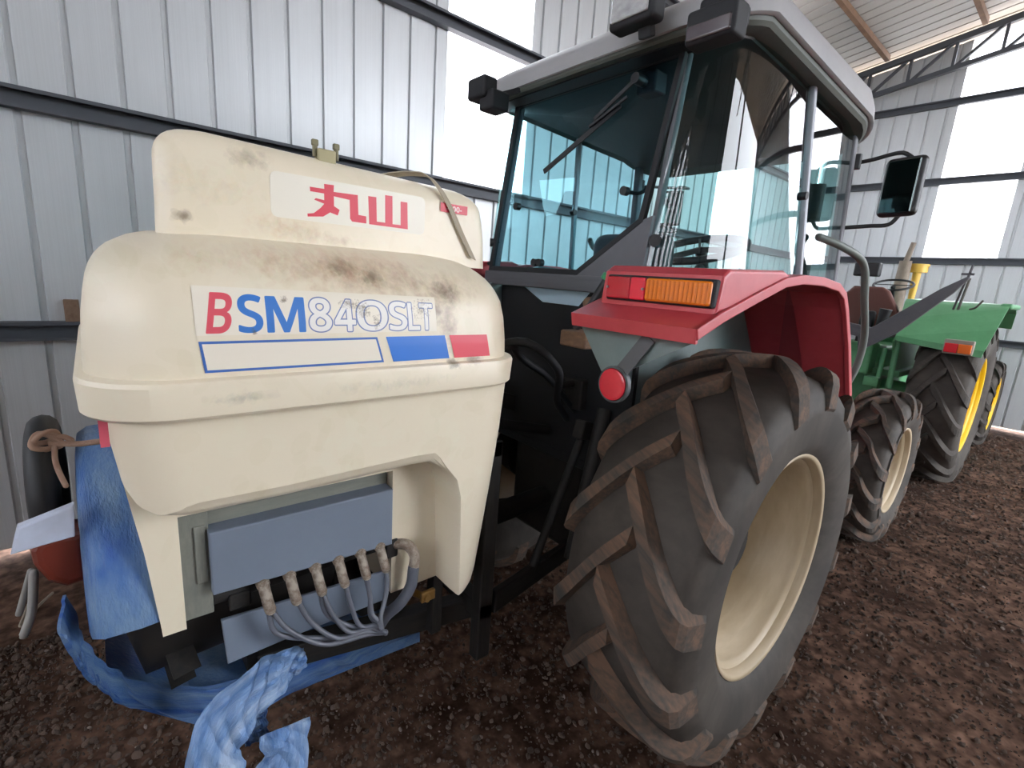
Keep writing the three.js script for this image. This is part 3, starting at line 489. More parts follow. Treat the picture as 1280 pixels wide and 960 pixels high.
function wheel(parent, [cx, cy, cz], R, W, rimR, side, rimMat, name, o = {}) {
  const key = [R, W, rimR].join(), N = o.lugs ?? 15, h = o.h ?? .052, hw = W / 2;
  const c = wheelCache[key] ??= (() => {
    const half = [[rimR, W * .40], [rimR + .02, W * .43], [rimR + .07, W * .485], [(R + rimR) / 2, W * .505], [R - .16, W * .495], [R - .115, W * .47], [R - h - .03, W * .42], [R - h - .01, W * .30], [R - h - .002, W * .12]];
    const prof = [...half.map(([r, u]) => [r, -u]), ...half.reverse()]; prof.push([rimR, W * .38], [rimR, -W * .38]);
    const tyre = latheX(prof, 72);
    const lp = [lugGeo(R, W, 1, h, 29), lugGeo(R, W, -1, h, 29)];
    const f = W * .415, rim = latheX([[rimR - .012, f - .03], [rimR - .004, f], [rimR + .014, f + .008], [rimR + .016, f - .008], [rimR + .002, f - .02], [rimR, -f], [rimR - .012, -f], [rimR - .055, -f + .08], [rimR - .105, -.06], [rimR - .10, f - .19], [rimR - .078, f - .165], [rimR - .070, f - .11], [rimR - .042, f - .09], [rimR - .036, f - .05], [rimR - .02, f - .035], [rimR - .012, f - .03]], 72);
    const dx = -.13 * (W / .46), disc = latheX([[rimR - .07, dx], [rimR * .80, dx - .01], [rimR * .72, dx + .03], [rimR * .45, dx + .035], [rimR * .42, dx + .05], [.001, dx + .05], [.001, dx + .03], [rimR * .40, dx + .03], [rimR * .44, dx + .015], [rimR * .70, dx + .012], [rimR * .79, dx - .028], [rimR - .07, dx - .02]], 48);
    const hub = latheX([[.001, dx + .16], [rimR * .17, dx + .16], [rimR * .2, dx + .14], [rimR * .22, dx + .05], [.001, dx + .05]], 32);
    return { tyre, lp, rim, disc, hub, dx };
  })();
  const mk = (g, m, n, p) => { const q = new THREE.Mesh(g, m); q.name = n; q.castShadow = q.receiveShadow = true; p.add(q); return q; };
  const b = baseOf.get(parent), ty = mk(c.tyre, rubber, name + '_tyre', parent); ty.position.set(cx - b.x, cy - b.y, cz - b.z);
  for (let i = 0; i < N; i++) for (const s of [0, 1]) { const l = mk(c.lp[s], o.clean ? lugClean : lugMat, 'tread_lug', ty); l.rotation.x = -((o.phase ?? 4) + (i + s * .5) * 360 / N) * D2R; }
  const rm = mk(c.rim, rimMat, name + '_rim', parent); rm.position.copy(ty.position); if (side < 0) rm.rotation.y = Math.PI;
  mk(c.disc, rimMat, 'wheel_disc', rm); mk(c.hub, rimMat, 'hub', rm);
  const ng = wheelCache.nut ??= new THREE.CylinderGeometry(.016, .016, .03, 6).rotateZ(Math.PI / 2);
  for (let i = 0; i < 8; i++) { const a = i / 8 * Math.PI * 2 + .3, n = mk(ng, nutMat, 'wheel_nut', rm); n.position.set(c.dx + .06, rimR * .33 * Math.sin(a), rimR * .33 * Math.cos(a)); }
  const lg = wheelCache.lugplate ??= new RoundedBoxGeometry(.05, .09, .05, 2, .006);
  if (o.plates) for (let i = 0; i < 8; i++) { const a = i / 8 * Math.PI * 2 + .1, n = mk(lg, rimMat, 'rim_lug', rm); n.position.set(c.dx + .06, (rimR - .12) * Math.sin(a), (rimR - .12) * Math.cos(a)); n.rotation.x = -a + Math.PI / 2; }
  return ty;
}

// ---------------------------------------------------------------- red tractor
const red = M({ map: mottled([.70, .22, .25], [.78, .30, .33], .8), roughness: .42, clearcoat: .25, clearcoatRoughness: .35 });
const cabGrey = M({ map: mottled([.33, .34, .36], [.40, .40, .42], .5), roughness: .6 });
const silver = M({ color: '#8d8f94', roughness: .45, metalness: .5 });
const roofWhite = M({ map: mottled([.58, .58, .59], [.65, .645, .64], .6), roughness: .5 });
const roofEdge = M({ color: '#4c5049', roughness: .6 });
const black = M({ color: '#141518', roughness: .5 });
const trimBlack = M({ color: '#1b1c20', roughness: .7 });
const glass = M({ color: new THREE.Color(.60, .80, .80), roughness: .0, transmission: 1, thickness: 0, ior: 1.5 });
const glassRear = M({ color: new THREE.Color(.52, .76, .85), roughness: .0, transmission: 1, thickness: 0, ior: 1.25 });
const ZB = -1.986;
const tractor = thing('tractor', 'red tractor with grey cab and teal glass coupled to the sprayer', 'tractor', [SX, 0, ZB]);
wheel(tractor, [-.832, .785, ZB], .828, .52, .455, 1, rimBeige, 'rear', { phase: 4, plates: true });
wheel(tractor, [2 * SX + .832, .785, ZB], .828, .52, .455, -1, rimBeige, 'rear', { phase: 4 });
const fo = { phase: 8, h: .045, lugs: 14, plates: true };
wheel(tractor, [-.90, .575, -4.66], .61, .36, .33, 1, rimBeige, 'front', fo);
wheel(tractor, [2 * SX + .90, .575, -4.66], .61, .36, .33, -1, rimBeige, 'front', fo);
const mir = (g) => { const c = norm(g.clone()); c.translate(-SX, 0, 0).scale(-1, 1, 1).translate(SX, 0, 0); const P = c.attributes.position; for (const k of Object.keys(c.attributes)) { const a = c.attributes[k], n = a.itemSize; for (let i = 0; i < P.count; i += 3) for (let j = 0; j < n; j++) { const t = a.array[(i + 1) * n + j]; a.array[(i + 1) * n + j] = a.array[(i + 2) * n + j]; a.array[(i + 2) * n + j] = t; } } return c; };
const both = (name, make, mat, parent, label) => { const g = make(); const m = mir(Array.isArray(g) ? join(g) : g); return [part(name, g, mat, parent, label), part(name, m, mat, parent, label)]; };
// drive line
part('rear_axle', [cylBetween([-2.3, .785, ZB], [-.9, .785, ZB], .11, .11, 20), cylBetween([-1.1, .785, ZB], [-.78, .785, ZB], .16, .12, 20), cylBetween([-2.1, .785, ZB], [-2.42, .785, ZB], .16, .12, 20), box(-1.85, -1.35, .55, 1.25, -1.65, -2.5, .04)], blackIron, tractor);
part('gearbox', [box(-1.82, -1.38, .5, 1.0, -2.4, -3.6, .04), box(-1.8, -1.4, .5, 1.1, -3.5, -5.2, .04)], blackIron, tractor);
part('front_axle', [bar([-2.2, .6, -4.66], [-1.0, .6, -4.66], .16, .16, .03)], blackIron, tractor);
part('hood', [extZ([[-1.84, .9], [-1.38, .9], [-1.38, 1.32], [-1.42, 1.40], [-1.5, 1.43], [-1.7, 1.43], [-1.8, 1.40], [-1.84, 1.32]], -5.1, -3.1, .03)], red, tractor);
part('exhaust_stack', [cylBetween([-1.22, 1.1, -3.35], [-1.22, 2.5, -3.35], .045, .045, 16)], blackIron, tractor);
// hitch
for (const s of [-1, 1]) part('lower_link', bar([SX + s * .22, .62, -1.7], [SX + s * .38, .66, -1.035], .03, .09, .006), blackIron, tractor);
for (const s of [-1, 1]) part('lift_rod', cylBetween([SX + s * .30, 1.22, -1.55], [SX + s * .32, .66, -1.28], .018, .018, 10), blackIron, tractor);
for (const s of [-1, 1]) part('lift_arm', bar([SX + s * .25, 1.15, -1.8], [SX + s * .31, 1.24, -1.5], .05, .08, .008), blackIron, tractor);
part('top_link', cylBetween([SX, 1.12, -1.66], [SX, 1.27, -1.05], .025, .025, 12), blackIron, tractor);
part('drive_shaft', [cylBetween([SX, .78, -1.65], [SX, .75, -1.03], .05, .05, 16)], blackIron, tractor);
part('hydraulic_hose', tube([[-1.45, 1.25, -1.66], [-1.4, 1.45, -1.4], [-1.35, 1.55, -1.2], [-1.32, 1.6, -1.12], [-1.4, 1.5, -1.045]], .014, 30, 8), blackRubber, tractor);
part('hydraulic_hose', tube([[-1.5, 1.2, -1.66], [-1.38, 1.35, -1.45], [-1.25, 1.52, -1.3], [-1.28, 1.62, -1.15], [-1.45, 1.55, -1.05]], .016, 30, 8), blackRubber, tractor);
part('rear_valves', [box(-1.52, -1.38, 1.28, 1.42, -1.6, -1.7, .01), cylBetween([-1.42, 1.40, -1.58], [-1.42, 1.40, -1.5], .018, .018, 10), cylBetween([-1.48, 1.40, -1.58], [-1.48, 1.40, -1.5], .018, .018, 10)], blackIron, tractor);
part('lift_cylinder', [cylBetween([-1.19, .72, -1.42], [-1.26, 1.32, -1.62], .03, .03, 14)], blackIron, tractor);
part('coupling', [box(-1.30, -1.17, 1.60, 1.66, -1.35, -1.50, .008), cylBetween([-1.24, 1.72, -1.46], [-1.30, 1.765, -1.5], .03, .026, 12)], rustySteel, tractor, 'rusty coupling beside the fender');
// fenders
const plateGrey = M({ map: mottled([.42, .48, .48], [.50, .55, .54], .8), roughness: .5 });
const FEN = [[-1.272, 1.692], [-1.262, 1.735], [-1.40, 1.785], [-1.60, 1.845], [-1.80, 1.902], [-1.95, 1.920], [-2.15, 1.922], [-2.34, 1.908], [-2.44, 1.875], [-2.51, 1.81], [-2.64, 1.66], [-2.83, 1.40], [-2.95, 1.10]];
const sheetProfile = (P, t) => { const inn = P.map((p, i) => { const a = P[Math.max(0, i - 1)], b = P[Math.min(P.length - 1, i + 1)], dz = b[0] - a[0], dy = b[1] - a[1], L = Math.hypot(dz, dy); return [p[0] - dy / L * t * -1 * -1, p[1] + dz / L * t]; }); return [...P, ...inn.reverse()]; };
const fenders = both('fender', () => [extX(sheetProfile(FEN, .012), -1.17, -.70), extX(sheetProfile(FEN.slice(1), .034), -.715, -.695, .004)], red, tractor);
both('fender_side', () => extX([[-1.52, 1.76], [-1.62, 1.50], [-1.7, 1.30], [-2.5, 1.20], [-2.93, 1.08], [-2.80, 1.40], [-2.60, 1.66], [-2.45, 1.85], [-2.3, 1.90], [-1.9, 1.91], [-1.6, 1.83]], -1.175, -1.155), plateGrey, tractor, 'grey inner fender wall');
const lampBoxes = both('lamp_box', () => extX([[-1.372, 1.775], [-1.385, 1.885], [-1.42, 1.906], [-1.80, 1.925], [-1.85, 1.91], [-1.60, 1.82]], -1.14, -.705, .012), red, tractor);
lampBoxes[1].removeFromParent(); fenders[1].removeFromParent();
part('fender', mir(join([extX(sheetProfile(FEN, .012), -1.06, -.70), extX(sheetProfile(FEN.slice(1), .034), -.715, -.695, .004)])), red, tractor);
part('lamp_box', mir(extX([[-1.372, 1.775], [-1.385, 1.885], [-1.42, 1.906], [-1.80, 1.925], [-1.85, 1.91], [-1.60, 1.82]], -1.06, -.705, .012)), red, tractor);
const lampLens = (rgb) => M({ color: rgb, roughness: .25, clearcoat: .6, clearcoatRoughness: .1 });
{
  const z = -1.36, y0 = 1.796, y1 = 1.868, t = (g) => g;
  const put = (s) => {
    const X = (a) => s > 0 ? a : 2 * SX - a, bx = (a, b, ...r) => box(Math.min(X(a), X(b)), Math.max(X(a), X(b)), ...r);
    const h = part('rear_lamp', bx(-1.108, -.712, y0 - .006, y1 + .006, z - .03, z, .008), trimBlack, tractor, 'rear lamp cluster');
    part('red_lens', bx(-1.10, -1.005, y0, y1, z - .005, z + .010, .006), lampLens('#b81f30'), h);
    part('stop_lens', bx(-1.003, -.945, y0, y1, z - .005, z + .012, .006), lampLens('#e0243f'), h);
    part('amber_lens', bx(-.943, -.72, y0, y1, z - .005, z + .014, .01), lampLens('#e07a18'), h);
    for (let i = 0; i < 14; i++) { const x = -.93 + i * .015; part('lens_rib', bx(x, x + .006, y0 + .006, y1 - .006, z + .012, z + .0165, .002), lampLens('#d26f16'), h); }
    for (const x of [-1.092, -.95]) part('screw', cylBetween([X(x), 1.832, z + .008], [X(x), 1.832, z + .016], .004, .004, 8), silver, h);
  };
  put(1);
}
both('fender_bracket', () => [extZ([[-1.185, 1.69], [-.74, 1.69], [-.80, 1.655], [-1.02, 1.53], [-1.06, 1.53]], -1.345, -1.335)], plateGrey, tractor, 'grey steel plate under the fender lip');
{
  const r = part('reflector_arm', [bar([-.885, 1.685, -1.325], [-.975, 1.54, -1.300], .006, .05, 0, AX.x), cylBetween([-.985, 1.515, -1.312], [-.985, 1.515, -1.296], .062, .062, 32)], M({ color: '#5b5d60', roughness: .5, metalness: .3 }), tractor, 'grey arm with round backing');
  part('reflector', latheZ([[.001, .004], [.040, .0035], [.052, .001], [.055, -.004], [.001, -.004]], 32).translate(-.985, 1.515, -1.290), lampLens('#d6303f'), r, 'round red reflector');
}
// cab
const tiltZ = (g) => { const P = g.attributes.position; for (let i = 0; i < P.count; i++) P.setZ(i, P.getZ(i) - .125 * (P.getY(i) - 1.88)); g.computeVertexNormals(); return g; };
const RW = [[-2.065, 1.885], [-1.468, 1.885], [-1.192, 2.088], [-1.150, 2.665], [-2.05, 2.665]];
const grow = (P, d) => P.map((p, i) => { const a = P[(i + P.length - 1) % P.length], b = P[(i + 1) % P.length], n1 = V2(p[1] - a[1], a[0] - p[0]).normalize(), n2 = V2(b[1] - p[1], p[0] - b[0]).normalize(), m = n1.clone().add(n2), k = d / Math.max(.3, m.dot(n1)); return [p[0] + m.x * k, p[1] + m.y * k]; });
const pane = (P) => new THREE.ShapeGeometry(shapeOf(P));
const rearGlass = part('rear_window', tiltZ(pane(RW).translate(0, 0, -1.600)), glassRear, tractor, 'teal tinted rear window');
part('window_frame', tiltZ(extZ(grow(RW, .018), -1.612, -1.588, .003, [grow(RW, -.006)])), trimBlack, rearGlass);
for (const [x, y] of [[-1.285, 2.20], [-1.70, 1.915], [-1.735, 1.915], [-1.93, 2.18]]) part('knob', cylBetween([x, y, -1.60 - .125 * (y - 1.88)], [x, y, -1.575 - .125 * (y - 1.88)], .017, .017, 16), black, rearGlass);
part('handle', tube([[-1.285, 2.20, -1.66], [-1.24, 2.195, -1.665], [-1.205, 2.22, -1.67], [-1.195, 2.30, -1.68]], .008, 14, 7), black, rearGlass);
{ // wiper
  const z = (y) => -1.57 - .125 * (y - 1.88);
  const w = part('wiper', [bar([-1.315, 2.615, z(2.615)], [-1.50, 2.50, z(2.5)], .008, .014), bar([-1.345, 2.555, z(2.555)], [-1.52, 2.475, z(2.475)], .008, .01), cylBetween([-1.315, 2.615, z(2.6) - .05], [-1.315, 2.615, z(2.6) + .01], .02, .02, 12)], black, tractor);
  part('wiper_blade', bar([-1.38, 2.535, z(2.535) - .012], [-1.77, 2.325, z(2.325) - .012], .006, .022), black, w);
  part('wiper_motor', box(-1.36, -1.27, 2.58, 2.66, -1.72, -1.80, .01), trimBlack, tractor);
}
// panel right of the window cut, cross bar and lower rear wall
part('rear_panel', tiltZ(extZ([[-1.468, 1.868], [-1.135, 1.868], [-1.135, 2.10], [-1.172, 2.088], [-1.46, 1.872]], -1.605, -1.59)), cabGrey, tractor);
part('cross_bar', box(-2.10, -1.14, 1.80, 1.868, -1.615, -1.575, .008), cabGrey, tractor);
part('cab_rear_wall', [extZ([[-2.06, 1.05], [-1.14, 1.05], [-1.14, 1.80], [-1.42, 1.80], [-1.48, 1.735], [-1.72, 1.735], [-1.86, 1.80], [-2.06, 1.80]], -1.66, -1.64), box(-2.04, -1.16, 1.0, 1.05, -1.64, -3.05, .01)], M({ color: '#15171c', roughness: .6 }), tractor, 'dark lower rear wall of the cab');
part('lower_window', extZ([[-1.42, 1.80], [-1.48, 1.735], [-1.72, 1.735], [-1.86, 1.80]], -1.652, -1.648), M({ color: new THREE.Color(.45, .62, .75), roughness: .05, clearcoat: 1 }), tractor, 'pale blue lower rear glass');
// corner glass, curved in plan
const bz = (u) => { const a = [-1.128, -1.605], b = [-.915, -1.64], c = [-.905, -2.0], d = [-.900, -2.425], w = 1 - u; return [0, 1].map((k) => w * w * w * a[k] + 3 * w * w * u * b[k] + 3 * w * u * u * c[k] + u * u * u * d[k]); };
const cornerTop = (u) => 2.675 + .085 * Math.sin(u * 1.9);
const cornerPt = (u, y, out = 0) => { const [x, z] = bz(u), t = (y - 1.9) / .78; return V(x - .05 * t * u + out, y, z - .10 * t * (1 - u) + .085 * t * u); };
both('corner_glass', () => surf(30, 12, (u, v) => cornerPt(u, lerp(1.89, cornerTop(u), v))), glass, tractor, 'curved teal corner glass');
both('corner_post', () => tube([cornerPt(0, 1.86).toArray(), cornerPt(0, 2.3).toArray(), cornerPt(0, 2.69).toArray()].map(([x, y, z]) => [x - .012, y, z - .02]), .016, 12, 10), cabGrey, tractor);
both('glass_seal', () => [tube([0, .12, .25, .4, .55, .7, .85, 1].map((u) => cornerPt(u, cornerTop(u)).toArray()), .011, 40, 8), tube([0, .12, .25, .4, .55, .7, .85, 1].map((u) => cornerPt(u, 1.905).toArray()), .011, 40, 8)], trimBlack, tractor);
both('door_post', () => bar(cornerPt(1, 1.88).add(V(.004, 0, -.018)).toArray(), cornerPt(1, 2.77).add(V(.004, 0, -.018)).toArray(), .03, .028, .008, AX.x), silver, tractor);
both('latch_knob', () => cylBetween([-.94, 2.27, -2.39], [-.905, 2.27, -2.39], .017, .017, 14), black, tractor);
both('latch_knob', () => cylBetween([-1.135, 2.01, -1.645], [-1.10, 2.01, -1.60], .022, .022, 14), black, tractor);
const DP = [[-2.44, -.900, 1.15], [-3.06, -.905, 1.15], [-2.93, -.948, 2.675], [-2.36, -.948, 2.77]];
both('door_glass', () => surf(2, 2, (u, v) => { const f = (k) => lerp(lerp(DP[0][k], DP[1][k], u), lerp(DP[3][k], DP[2][k], u), v); return V(f(1), f(2), f(0)); }), glass, tractor, 'teal door glass');
both('front_post', () => bar([-.925, 1.0, -3.09], [-.965, 2.68, -2.96], .05, .05, .012, AX.x), cabGrey, tractor);
part('windscreen', surf(2, 2, (u, v) => V(lerp(-2.26, -.94, u), lerp(1.62, 2.68, v), lerp(-3.10, -2.97, v))), glass, tractor);
part('fire_wall', box(-2.26, -.94, 1.0, 1.62, -3.12, -3.08, .01), trimBlack, tractor);
// roof
const roofHalf = (y, i, zr = 0) => ({ y: (x, z) => y + .05 - .20 * Math.pow(Math.max(0, (-2.35 - z) / .8), 1.5) - .10 * Math.pow(Math.max(0, (z + 2.2) / .65), 1.5) - Math.max(0, y - 2.70) * .5 * Math.pow(Math.max(0, (z + 2.1) / .6), 1.2), p: rrect(-2.33 + i, -.87 - i, -3.14 + i * 1.2, -1.55 - i * .6 - zr, Math.max(.05, .25 - i * .3), 8) });
const roof = part('cab_roof', loft([roofHalf(2.76, .05), roofHalf(2.75, .012), roofHalf(2.76, .0), roofHalf(2.82, .006), roofHalf(2.865, .022), roofHalf(2.895, .055), roofHalf(2.913, .11), roofHalf(2.925, .20)], null, .9), roofWhite, tractor, 'pale grey cab roof');
part('roof_gutter', loft([roofHalf(2.715, .075), roofHalf(2.715, .03), roofHalf(2.732, .02), roofHalf(2.757, .018), roofHalf(2.76, .06)], null, .5), roofEdge, roof);
part('headliner', loft([roofHalf(2.70, .10), roofHalf(2.735, .09)], null, .5), black, roof);
// work lights
{
  const l = part('work_light', [box(-1.255, -1.075, 2.665, 2.79, -1.47, -1.40, .016), bar([-1.14, 2.64, -1.47], [-1.14, 2.74, -1.44], .05, .03, .005)], trimBlack, tractor, 'square work light with ribbed lens');
  part('light_lens', box(-1.238, -1.092, 2.682, 2.773, -1.402, -1.390, .008), M({ map: dataTex(512, (i, x) => grey(.66 + .14 * Math.sin(x * .55) + .2 * (N512[i] - .5))), roughness: .2, clearcoat: 1 }), l);
  const b = part('work_light', [box(-.985, -.825, 2.565, 2.66, -1.53, -1.45, .012), box(-.98, -.88, 2.65, 2.71, -1.64, -1.50, .012)], trimBlack, tractor, 'grey rectangular work light at the roof corner');
  part('light_lens', box(-.975, -.835, 2.572, 2.615, -1.454, -1.442, .006), M({ color: '#4a4246', roughness: .15, clearcoat: 1 }), b);
  part('work_light', [box(-2.05, -1.92, 2.61, 2.70, -1.46, -1.38, .015), box(-1.98, -1.88, 2.56, 2.64, -1.50, -1.40, .012), bar([-1.94, 2.62, -1.44], [-1.90, 2.68, -1.58], .03, .02)], trimBlack, tractor, 'dark work light on the far roof corner');
}
// mirrors
const turn = (g) => g.translate(.75, 0, 3.12).rotateY(-12 * D2R).translate(-.75, 0, -3.12);
for (const s of [1, -1]) {
  const f = (p, i) => s > 0 ? p : [2 * SX - p[0], p[1] + (i ? .08 : 0), p[2] - (i ? .62 : 0)];
  const m = part('mirror', (() => { const g = turn(box(-.838, -.662, 2.268, 2.55, -3.15, -3.09, .028)); return s > 0 ? g : mir(g).translate(0, .08, -.62); })(), black, tractor, 'black framed side mirror');
  part('mirror_glass', (() => { const g = turn(box(-.822, -.678, 2.284, 2.534, -3.096, -3.086, .025)); return s > 0 ? g : mir(g).translate(0, .08, -.62); })(), M({ color: '#5f6866', roughness: .04, metalness: 1 }), m);
  part('mirror_arm', [tube([[-.97, 2.53, -3.05], [-.9, 2.55, -3.1], [-.78, 2.575, -3.13], [-.74, 2.55, -3.14]].map(f), .010, 16, 8), tube([[-.94, 2.215, -3.06], [-.85, 2.225, -3.1], [-.77, 2.235, -3.13], [-.74, 2.28, -3.14]].map(f), .010, 16, 8), cylBetween(f([-.945, 2.50, -3.04], 0), f([-.945, 2.57, -3.04], 0), .02, .02, 10)], black, m);
}
both('grab_rail', () => tube([[-.90, 2.12, -2.60], [-.83, 2.085, -2.72], [-.79, 2.02, -2.93], [-.785, 1.85, -3.05], [-.785, 1.62, -3.20], [-.80, 1.45, -3.2], [-.86, 1.25, -3.15]], .018, 40, 10), M({ color: '#5c655f', roughness: .5 }), tractor, 'grey grab rail by the cab door');
part('step', [box(-1.1, -.86, .45, .48, -3.2, -3.55, .01), box(-1.1, -.86, .80, .83, -3.2, -3.5, .01), bar([-1.12, 1.1, -3.3], [-1.12, .45, -3.35], .05, .03)], blackIron, tractor);
// inside the cab
const vinyl = M({ color: '#22262b', roughness: .6 });
part('driver_seat', [box(-1.85, -1.37, 1.42, 1.56, -2.15, -2.65, .05), box(-1.84, -1.38, 1.50, 2.10, -2.08, -2.22, .06), box(-2.0, -1.87, 1.72, 1.80, -2.1, -2.5, .03), box(-1.35, -1.22, 1.72, 1.80, -2.1, -2.5, .03), box(-1.78, -1.44, 1.05, 1.42, -2.2, -2.55, .02)], vinyl, tractor);
part('dashboard', [box(-1.95, -1.25, 1.5, 1.86, -2.86, -3.06, .05), box(-1.72, -1.48, 1.05, 1.8, -2.75, -2.95, .04)], vinyl, tractor);
part('steering_wheel', [new THREE.TorusGeometry(.235, .02, 10, 48).rotateX(-Math.PI / 2 + .35).translate(-1.46, 2.06, -2.55), cylBetween([-1.46, 2.05, -2.56], [-1.5, 1.75, -2.80], .03, .04, 12), ...[0, 2.1, 4.2].map((a) => { const g = bar([0, 0, 0], [.2 * Math.cos(a), .2 * Math.sin(a), 0], .03, .012); return g.rotateX(-Math.PI / 2 + .35).translate(-1.46, 2.056, -2.55); })], black, tractor);
part('side_console', [box(-1.34, -1.19, 1.06, 1.74, -1.75, -2.6, .04), cylBetween([-1.26, 1.72, -2.2], [-1.27, 1.93, -2.24], .01, .01, 8), new THREE.SphereGeometry(.025, 14, 10).translate(-1.27, 1.94, -2.24)], vinyl, tractor);
part('control_lever', [cylBetween([-1.285, 1.66, -1.42], [-1.225, 1.85, -1.50], .014, .018, 10)], black, tractor);
part('lever_cap', [cylBetween([-1.232, 1.855, -1.50], [-1.222, 1.875, -1.505], .020, .020, 12)], M({ color: '#2f8f5a', roughness: .5 }), tractor, 'green lever cap');

// ---------------------------------------------------------------- green tractor
const green = M({ map: mottled([.31, .55, .37], [.39, .63, .45], .8), roughness: .45, clearcoat: .2, clearcoatRoughness: .4 });
const GX = -1.75, GZ = -7.05;
const green1 = thing('tractor', 'green open-seat tractor with yellow wheel rims standing before the gable wall', 'tractor', [GX, 0, GZ]);
const go = { phase: 10, h: .05, lugs: 16, clean: true };
wheel(green1, [-.86, .84, GZ], .88, .50, .50, 1, rimYellow, 'rear', go);
wheel(green1, [2 * GX + .86, .84, GZ], .88, .50, .50, -1, rimYellow, 'rear', go);
const gf = { phase: 0, h: .04, lugs: 14, clean: true };
wheel(green1, [-.80, .57, -9.45], .61, .32, .36, 1, rimYellow, 'front', gf);
wheel(green1, [2 * GX + .80, .57, -9.45], .61, .32, .36, -1, rimYellow, 'front', gf);
part('rear_axle', [cylBetween([-2.6, .855, GZ], [-.9, .855, GZ], .12, .12, 18), box(-2.05, -1.45, .55, 1.35, -6.75, -7.9, .05), box(-1.98, -1.52, .55, 1.2, -7.8, -9.9, .05)], green, green1);
part('front_axle', bar([-2.6, .6, -9.45], [-.9, .6, -9.45], .14, .14, .02), green, green1);
part('hood', extZ([[-2.05, 1.1], [-1.45, 1.1], [-1.45, 1.6], [-1.52, 1.70], [-1.98, 1.70], [-2.05, 1.6]], -10.1, -7.95, .03), green, green1);
part('platform', box(-2.25, -1.25, 1.05, 1.12, -6.7, -7.9, .01), green, green1);
const mirG = (g) => { g.translate(-GX, 0, 0); const c = norm(g); c.scale(-1, 1, 1); const P = c.attributes.position; for (const k of Object.keys(c.attributes)) { const a = c.attributes[k], n = a.itemSize; for (let i = 0; i < P.count; i += 3) for (let j = 0; j < n; j++) { const t = a.array[(i + 1) * n + j]; a.array[(i + 1) * n + j] = a.array[(i + 2) * n + j]; a.array[(i + 2) * n + j] = t; } } return c.translate(GX, 0, 0); };
for (const s of [1, -1]) {
  const m = (g) => { g = Array.isArray(g) ? join(g) : g; return s > 0 ? g : mirG(g); };
  const F = [[-6.36, 1.40], [-6.38, 1.46], [-6.62, 1.66], [-6.92, 1.875], [-6.98, 1.905], [-7.5, 1.92], [-7.85, 1.84], [-8.02, 1.66]];
  const tpr = (g) => { const P = g.attributes.position; for (let i = 0; i < P.count; i++) { const t = Math.min(1, Math.max(0, (P.getY(i) - 1.40) / .48)); if (P.getX(i) < -1) P.setX(i, P.getX(i) - .12 * t); else P.setX(i, P.getX(i) + .045 * t); if (P.getX(i) < -1 && P.getY(i) < 1.7) P.setY(i, P.getY(i) + .07 * (1 - t)); } g.computeVertexNormals(); return g; };
  const fd = part('fender', m([tpr(extX(sheetProfile(F, .015), -1.28, -.61)), box(-.64, -.54, 1.865, 1.92, -6.96, -7.75, .025)]), green, green1, 'green sloping rear fender');
  part('fender_wall', m(extX([[-6.45, 1.45], [-6.95, 1.88], [-7.5, 1.9], [-7.85, 1.8], [-8.0, 1.6], [-8.0, 1.1], [-6.7, 1.1]], -1.33, -1.31)), green, fd);
  part('rust_patch', m(surf(10, 6, (u, v) => { const a = u * 6.283, r = v * (.8 + .25 * Math.sin(u * 19) + .2 * Math.sin(u * 44)), y = 1.80 + .045 * r * Math.sin(a); return V(-1.03 + .13 * r * Math.cos(a), y + .003, -6.62 - (y - 1.66) * 1.395 + .004); })), M({ map: mottled([.50, .38, .26], [.42, .48, .32], 1.4, 2.4), roughness: .8 }), fd);
  const lm = part('rear_lamp', m(box(-.895, -.675, 1.405, 1.545, -6.38, -6.30, .01)), M({ color: '#8b8378', roughness: .6 }), green1);
  part('red_lens', m(box(-.885, -.785, 1.42, 1.51, -6.31, -6.285, .008)), lampLens('#d4202c'), lm); part('amber_lens', m(box(-.783, -.685, 1.42, 1.51, -6.31, -6.285, .008)), lampLens('#e56a1c'), lm);
  part('grab_handle', m([cylBetween([-.93, 1.82, -6.85], [-.90, 2.15, -6.85], .012, .012, 8), tube([[-.84, 1.84, -6.86], [-.80, 1.86, -6.84], [-.76, 1.93, -6.84]], .010, 10, 7)]), M({ color: '#4c4a42', roughness: .6 }), fd);
}
const seatBrown = M({ color: '#5a3026', roughness: .6 });
part('driver_seat', [box(-1.98, -1.45, 1.45, 1.58, -6.85, -7.3, .05), extZ([[-2.0, 1.5], [-1.42, 1.5], [-1.40, 1.72], [-1.55, 1.98], [-1.62, 2.02], [-1.9, 2.02], [-2.0, 1.9]], -6.95, -6.85, .03)], seatBrown, green1, 'brown bucket seat');
part('seat_post', [cylBetween([-1.65, 1.1, -6.9], [-1.65, 1.5, -6.95], .05, .05, 12), box(-1.72, -1.58, 1.35, 1.75, -6.62, -6.72, .03), cylBetween([-1.52, 1.45, -6.6], [-1.48, 1.78, -6.6], .03, .06, 12)], black, green1);
part('fuel_canister', [cylBetween([-1.32, 1.60, -6.62], [-1.52, 1.56, -6.62], .05, .05, 16)], M({ color: '#b9b8a4', roughness: .6 }), green1);
part('steering_wheel', [new THREE.TorusGeometry(.2, .014, 8, 40).rotateX(-Math.PI / 2 + .35).translate(-1.68, 2.07, -7.55), cylBetween([-1.68, 2.05, -7.57], [-1.72, 1.6, -7.9], .025, .04, 10), bar([-1.87, 2.07, -7.55], [-1.49, 2.07, -7.55], .02, .01)], black, green1);
part('roll_lamp', [box(-1.98, -1.72, 2.14, 2.30, -7.0, -7.12, .02), cylBetween([-1.86, 1.95, -7.05], [-1.86, 2.15, -7.05], .02, .02, 8)], black, green1, 'black box lamp above the seat');
